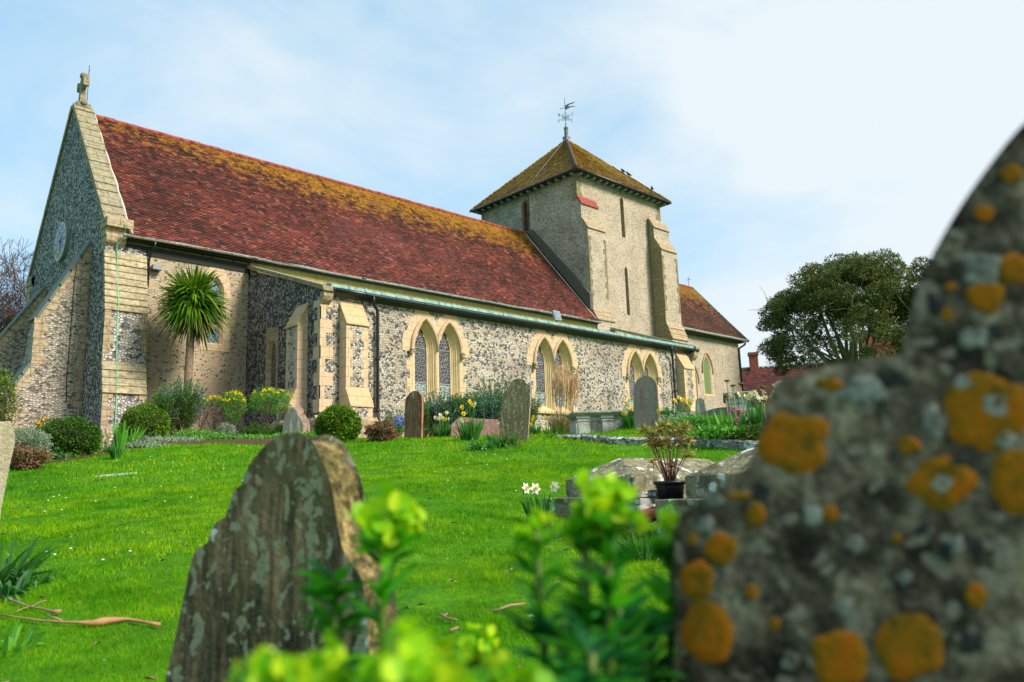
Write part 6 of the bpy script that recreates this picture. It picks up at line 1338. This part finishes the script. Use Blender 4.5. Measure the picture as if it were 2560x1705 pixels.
# broken bricks and rubble
q = rr()
for i, (px, py, r, s_, lb) in enumerate(((1610, 1268, 6.35, .13, 'mortared broken brick lump at the corner of the left coped tomb'), (1648, 1243, 6.5, .09, 'thin flint capped brick piece lying highest by the plant pot'), (1592, 1308, 6.2, .09, 'lowest loose rubble lump with a yellow lichen spot'), (1616, 1290, 6.25, .12, 'red brick chunk under the mortared lump'))):
    p = at_r(px, py, r); mb = MB(); mb.box(-s_*.9, s_*.9, -s_*.6, s_*.6, -s_*.45, s_*.45, jit=s_*.22, ); mb.box(-s_*.8, s_*.7, -s_*.55, s_*.5, s_*.4, s_*.62, 1, jit=s_*.15)
    o = mb.build('broken_brick', [M['brick' if i == 3 else 'rubble'], M['rubble']], None, .012); o.location = p; o.rotation_euler = (q.uniform(-.2, .2), q.uniform(-.25, .25), q.uniform(-.5, .8)); tag(o, lb, 'rubble')
# plant pot and its shrub
pp = at_r(1677, 1247, 6.35)
pt = empty('plant_pot', pp, 0, 'black plastic plant pot between the two coped tombs', 'plant pot'); mb = MB(); mb.lathe([(.078, 0), (.088, .10), (.098, .118), (.104, .12), (.104, .142), (.097, .142), (.09, .115), (.02, .11)], (0, 0, 0), 24); mb.build('pot', M['pot'], pt)
mb = MB(); 
for i in range(24): t = 2*math.pi*i/24; mb.lathe([(.0005, -.004), (.004, 0), (.0005, .004)], (.0945*math.cos(t), .0945*math.sin(t), .092), 5)
mb.build('dotted_band', M['pot'], pt); pt.scale = (1.2, 1.2, .95)
vs_ = empty('variegated_shrub', pp+Vector((0, 0, .11)), 0, 'small leggy shrub with variegated cream edged leaf rosettes growing from the pot', 'shrub'); q = rr(); mb = MB(); Cs = []; Ds = []
heads = [(-.20, .47), (-.14, .42), (-.085, .46), (-.03, .50), (-.02, .38), (.06, .49), (.10, .43), (.14, .45), (.215, .37), (.185, .25), (-.12, .33), (-.06, .33), (.02, .33), (-.145, .20), (.03, .17), (-.10, .36), (.12, .37), (.17, .48), (-.17, .38)]
for dx, dz in heads:
    dep = q.uniform(-.09, .09); t_ = Vector((RT2[0]*dx*.85+FW2[0]*dep, RT2[1]*dx*.85+FW2[1]*dep, dz*.92)); b0 = Vector((t_.x*.15, t_.y*.15, 0)); m_ = Vector((t_.x*.6, t_.y*.6, dz*.5))
    mb.tube([b0, b0.lerp(m_, .5)+Vector((0, 0, .02)), m_, t_], [.006, .005, .004, .003], 5)
    n = 34; D = nrm(sph(n, q)*np.array([1, 1, .6])+np.array([0, 0, .30])); Cs.append(np.array(t_)+D*.004-np.array([0, 0, .03])*q.random(n)[:, None]); Ds.append(D)
mb.build('stems', M['redstem'], vs_); C = np.concatenate(Cs); D = np.concatenate(Ds); V, F = stripV(C, D, q.uniform(.05, .08, len(C)), .015, q, .1, prof=[.4, 1, .8, .1]); npmesh('leaves', V, F, M['varleaf'], vs_)
# ---- chest tombs
def chest_tomb(p, rz, lx, ly, h, label, sunk=.3):
    t_ = empty('chest_tomb', p, rz, label, 'tomb'); mb = MB(); mb.box(-.12, lx+.12, -.12, ly+.12, h, h+.035); mb.prism([(-.12, -.12, h-.0), (lx+.12, -.12, h), (lx+.12, ly+.12, h), (-.12, ly+.12, h)], [(-.04, -.04, h-.06), (lx+.04, -.04, h-.06), (lx+.04, ly+.04, h-.06), (-.04, ly+.04, h-.06)]); mb.build('table_slab', M['chest'], t_, .01)
    mb = MB(); mb.box(0, lx, 0, ly, -sunk, h-.03); mb.build('body', M['chest'], t_)
    mb = MB()
    for x0 in (-.02, lx*.26, lx*.90): mb.box(x0, x0+.20, -.035, .02, -sunk, h-.06); mb.box(x0-.03, x0+.23, -.06, .01, h-.10, h-.05); mb.box(x0-.02, x0+.22, -.05, .01, h*.62, h*.62+.03)
    mb.box(-.06, -.02, -.02, ly+.02, -sunk, h-.14); P(mb, 'pilaster', M['hs_pale'], t_, .006)
    mb = MB(); cx_ = lx*.68; a_, b_ = lx*.20, h*.55
    pts = [(cx_+a_*math.cos(t), -.012, h*.30+b_*.95*math.sin(t)*.8) for t in [2*math.pi*i/28 for i in range(28)]]; mb.prism(pts, [(x, .01, z) for x, y, z in pts]); mb.prism([(.24, -.012, -.1), (lx*.24, -.012, -.1), (lx*.24, -.012, h-.14), (.24, -.012, h-.14)], [(.24, .01, -.1), (lx*.24, .01, -.1), (lx*.24, .01, h-.14), (.24, .01, h-.14)])
    P(mb, 'panel', M['hs_slate'], t_); return t_
p = at_r(1446, 1034, 15.6); gz = g(p.x, p.y); chest_tomb(Vector((p.x, p.y, gz)), math.radians(-38), 1.75, .7, p.z-gz, 'long pale chest tomb with pilasters and an oval panel under the aisle wall', .5)
p = at_r(1822, 986, 18.0); p2 = Vector((p.x, p.y, p.z-.55)); chest_tomb(p2, math.radians(-58), .62, 1.6, .55, 'small chest tomb with a white topped slab near the chancel', .6)
# ---- flat ledger, stakes, litter
a, b = hit(236, 1194), hit(342, 1184); d = (b-a); rz = math.atan2(d.y, d.x); mb = MB(); mb.box(0, d.length, 0, .45, -.1, .0, jit=.008); o = mb.build('flat_ledger_stone', M['chest'], None, .01); o.location = a+Vector((0, 0, .02)); o.rotation_euler = (0, -math.asin(d.z/d.length), rz); tag(o, 'flat pale stone flush in the lawn at the left', 'stone slab')
for (px, py, tx, ty, lb) in ((256, 1138, 255, 1072, 'upright weathered wooden stake at the bed edge'), (278, 1141, 264, 1070, 'slanting weathered wooden stake at the bed edge')):
    v = at_r(px, py, 18.2); tp_ = at_r(tx, ty, 18.2); v = v+(v-tp_)*.2; mb = MB(); h_ = tp_-v; s_ = Vector((RT2[0], RT2[1], 0))*.025; w_ = Vector((FW2[0], FW2[1], 0))*.02
    mb.prism([-s_-w_, s_-w_, s_+w_, -s_+w_], [h_-s_*.8-w_, h_+s_*.8-w_, h_+s_*.8+w_+Vector((0, 0, .02)), h_-s_*.8+w_]); mb.tube([h_*.8-w_*1.5, h_*.8+w_*1.5], .01, 5, 1); o = mb.build('wooden_stake', [M['wood'], M['bark']]); o.location = v; tag(o, lb, 'stake', 'stakes at the bed edge')
def lying(pxs, rad, name, mat, label, cat_, lift=.02, flat=1):
    pts = [hit(*p)+Vector((0, 0, lift)) for p in pxs]; o0 = pts[0].copy(); mb = MB(); mb.tube([p-o0 for p in pts], rad, 6)
    if flat != 1: mb.v = [(x, y, z*1) for x, y, z in mb.v]
    o = mb.build(name, M[mat]); o.location = o0; return tag(o, label, cat_)
Z20 = lambda x, y: (x/3.873, 1300+y/3.873)
lying([Z20(*p) for p in ((-60, 940), (150, 985), (400, 1020), (600, 1035), (760, 1040), (900, 1045), (1000, 1030), (1120, 1015), (1250, 1010), (1400, 1035), (1540, 1060))], [.004, .004, .005, .005, .007, .014, .020, .014, .009, .007, .010], 'dead_palm_leaf', 'frond', 'long curled orange brown dead palm leaf on the lawn at the lower left', 'fallen leaf')
lying([Z20(*p) for p in ((0, 770), (120, 820), (280, 880), (420, 905), (500, 930), (580, 930))], [.006, .006, .005, .005, .008, .012], 'dead_palm_leaf', 'frond2', 'shorter grey brown dead frond above the long curled one', 'fallen leaf')
lying([Z20(*p) for p in ((150, 930), (250, 890), (330, 870), (380, 835), (450, 820))], .003, 'thin_twig', 'drytwig', 'thin forked twig crossing the shorter dead frond', 'twig')
lying([Z20(*p) for p in ((430, 960), (520, 990), (600, 1020))], .004, 'thin_twig', 'drytwig', 'thin twig touching the long curled palm leaf', 'twig')
lying([Z20(*p) for p in ((0, 1280), (30, 1240), (70, 1200))], .010, 'stick', 'frond2', 'short thick stick at the left edge near the bottom', 'stick')
Z21 = lambda x, y: (700+x/2.987, 1180+y/2.987)
lying([Z21(*p) for p in ((1580, 1072), (1640, 1060), (1720, 1030), (1830, 1018))], .006, 'stick', 'frond2', 'straight pale stick on the lawn behind the middle spurge', 'stick')
lying([Z21(*p) for p in ((1190, 1095), (1250, 1130), (1320, 1142))], .005, 'stick', 'frond2', 'bent twig left of the straight pale stick', 'stick')
lying([Z21(*p) for p in ((1268, 1225), (1330, 1200))], .006, 'stick', 'frond2', 'short stub of a stick right of the small spurge head', 'stick')
# daisies, litter (countless, tiny)
q = rr(); V = []; F = []; mi = []
for i in range(420):
    a = q.uniform(0, 1.25); r = q.uniform(2.5, 19) if i % 2 else q.uniform(8, 17); x, y = r*math.sin(a), r*math.cos(a)
    if noise.noise(Vector((x*.5, y*.5, 9))) < .08 or in_bed(x, y): continue
    z = g(x, y)+.045; b = len(V); s_ = .011; V += [(x+s_*math.cos(t), y+s_*math.sin(t), z+(.006 if k % 2 else 0)) for k, t in enumerate([2*math.pi*j/8 for j in range(8)])]+[(x, y, z+.010)]
    for j in range(8): F.append((b+j, b+(j+1) % 8, b+8))
tag(npmesh('daisies', V, F, M['whitep']), kind='stuff')
V = []; F = []
for i in range(520):
    a = q.uniform(0, 1.25); r = q.uniform(2.3, 14); x, y = r*math.sin(a), r*math.cos(a)
    if in_bed(x, y): continue
    z = g(x, y)+.035; b = len(V); th = q.uniform(0, 6.28); l_, w_ = q.uniform(.012, .04), q.uniform(.005, .014); c, s_ = math.cos(th), math.sin(th); V += [(x-l_*c, y-l_*s_, z), (x-w_*s_, y+w_*c, z+.01), (x+l_*c, y+l_*s_, z+.004), (x+w_*s_, y-w_*c, z+.012)]; F.append((b, b+1, b+2, b+3))
tag(npmesh('fallen_leaf_litter', V, F, M['frond2']), kind='stuff')
# ================================================================== FOREGROUND SPURGE
def spurge(px_top, py_top, r, px_b, L_, label, head=.035, nb=40, leafs=70, ll=.07, low=0, yaw=0, rb=None):
    """one flowering stem: leafy stalk with a lime head of round bracts"""
    top = Vector(hdir(px_top, py_top)*r); db = hdir(px_b, 1650); rb = rb or r; bx = Vector((db[0]*rb, db[1]*rb, 0)); bot = Vector((bx.x, bx.y, max(g(bx.x, bx.y), top.z-L_)))
    root = empty('spurge_stem', bot, 0, label, 'spurge', 'flowering spurge in the foreground'); t_ = top-bot; q = rr(); head = head*.66; mid = t_*.5+Vector((q.normal()*.006, q.normal()*.006, 0))
    mb = MB(); mb.tube([(0, 0, 0), t_*.25, mid, t_*.8, t_], [.0052, .005, .0045, .004, .0035], 8); mb.build('stalk', M['euphstem'], root)
    leafs = int(leafs*1.8); u = q.uniform(.05, .96, leafs); T = np.array(t_); C = u[:, None]*T; a = np.arange(leafs)*2.4+q.uniform(-.3, .3, leafs); up = np.where(u > .7, .75, .3)
    D = np.stack([np.cos(a), np.sin(a), up*q.uniform(.5, 1.3, leafs)], 1); ls = ll*np.where(u > .8, .85, 1.12)*q.uniform(.75, 1.15, leafs)
    V, F = stripV(C, D, ls, .0105, q, np.where(u < .5, .45, .12), prof=[.35, .8, 1, .85, .4, .05]); npmesh('leaves', V, F, M['euph_low' if low else 'euph'], root)
    # lime head
    n = int(nb*.85); D = nrm(sph(n, q)*np.array([1, 1, .8])+np.array([0, 0, .25])); C = T+D*head*q.uniform(.3, 1.35, n)[:, None]
    Vs = []; Fs = []; o = 0
    for i in range(n):
        for sg in (1, -1):    # pairs of rounded bracts
            d = D[i]; s_ = nrm(np.cross(d, q.normal(size=3))); e = nrm(d*.55+s_*sg*.85); w_ = np.cross(e, nrm(np.cross(e, d))); k = 7; rad = head*.34*q.uniform(.6, 1.5); c = C[i]+e*rad*.8; w1 = nrm(np.cross(d, e)); 
            ring_ = [c+e*rad*math.cos(t)+w1*rad*math.sin(t)+d*rad*.25*abs(math.cos(t)) for t in [2*math.pi*j/k for j in range(k)]]
            Vs += ring_+[c]; Fs += [(o+j, o+(j+1) % k, o+k) for j in range(k)]; o += k+1
    npmesh('lime_bracts', np.array(Vs), np.array(Fs), M['bract'], root)
    m = 20; Dl = nrm(sph(m, q)*np.array([1, 1, .5])+np.array([0, 0, .2])); V, F = stripV(T-np.array([0, 0, head*.7])+Dl*.004, Dl, head*1.6, .014, q, .0, prof=[.4, .9, 1, .8, .1]); npmesh('upper_leaves', V, F, M['bract2'], root)
    return root
K = 1.0875
spurge(900*K, 1200*K, .92, 800*K, .42, 'spurge stem in front of the left foreground headstone, lime head leaning right', .040, 40, 80, .075)
spurge(1400*K, 1160*K, .78, 1350*K, .50, 'tallest spurge stem with the biggest sharp lime head in the middle foreground', .032, 56, 100, .070)
spurge(1345*K, 1200*K, .80, 1330*K, .46, 'spurge head just left of the tallest spurge stem', .024, 26, 50, .055)
spurge(1232*K, 1215*K, .86, 1260*K, .42, 'slim spurge stem left of the tallest one, small rounded head', .022, 22, 70, .060)
spurge(1545*K, 1215*K, .90, 1500*K, .45, 'spurge stem touching the left edge of the big lichened headstone', .026, 24, 90, .060)
spurge(1100*K, 1480*K, 1.15, 1085*K, .25, 'small low spurge head alone between the two foreground stones', .030, 30, 34, .055)
spurge(935*K, 1545*K, .55, 900*K, .22, 'largest blurred lime spurge head at the bottom centre left', .030, 46, 12, .04)
spurge(735*K, 1560*K, .60, 725*K, .12, 'blurred lime spurge head at the bottom, left of the largest one', .028, 30, 8, .04)
spurge(620*K, 1562*K, .60, 612*K, .12, 'leftmost blurred lime spurge head at the bottom edge', .026, 26, 8, .04)
spurge(1030*K, 1545*K, .58, 1030*K, .12, 'bright green spurge shoot right of the largest blurred head', .022, 22, 10, .04)
spurge(1185*K, 1555*K, .66, 1180*K, .14, 'small yellow green spurge head at the bottom edge below the slim stem', .024, 22, 24, .05)
for i, (x, y, r, lb) in enumerate(((1420, 1400, .80, 'leafy blue green spurge shoot without flowers right of the tallest stem'), (1480, 1440, .85, 'leafy blue green spurge shoot nearest the big lichened headstone'), (1290, 1440, .84, 'leafy blue green spurge shoot left of the tallest stem'), (1360, 1500, .74, 'short blue green spurge shoot at the foot of the tallest stem'), (770, 1330, .95, 'leafy dark spurge shoot left of the stem before the left headstone'))):
    top = Vector(hdir(x*K, y*K)*r); bot = top-Vector((0, 0, .22)); root = empty('spurge_stem', bot, 0, lb, 'spurge', 'leafy spurge shoots in the foreground'); q = rr(); mb = MB(); mb.tube([(0, 0, -.1), (0, 0, .11), (0, 0, .22)], .004, 7); mb.build('stalk', M['euphstem'], root)
    n = 120; u = q.uniform(.0, .22, n); a = np.arange(n)*2.4; C = np.stack([0*u, 0*u, u], 1); D = np.stack([np.cos(a), np.sin(a), np.where(u > .15, 1., .3)*q.uniform(.5, 1.3, n)], 1); V, F = stripV(C, D, q.uniform(.045, .075, n), .012, q, .35, prof=[.35, .8, 1, .85, .4, .05]); npmesh('leaves', V, F, M['euph_low' if i != 4 else 'euph'], root)
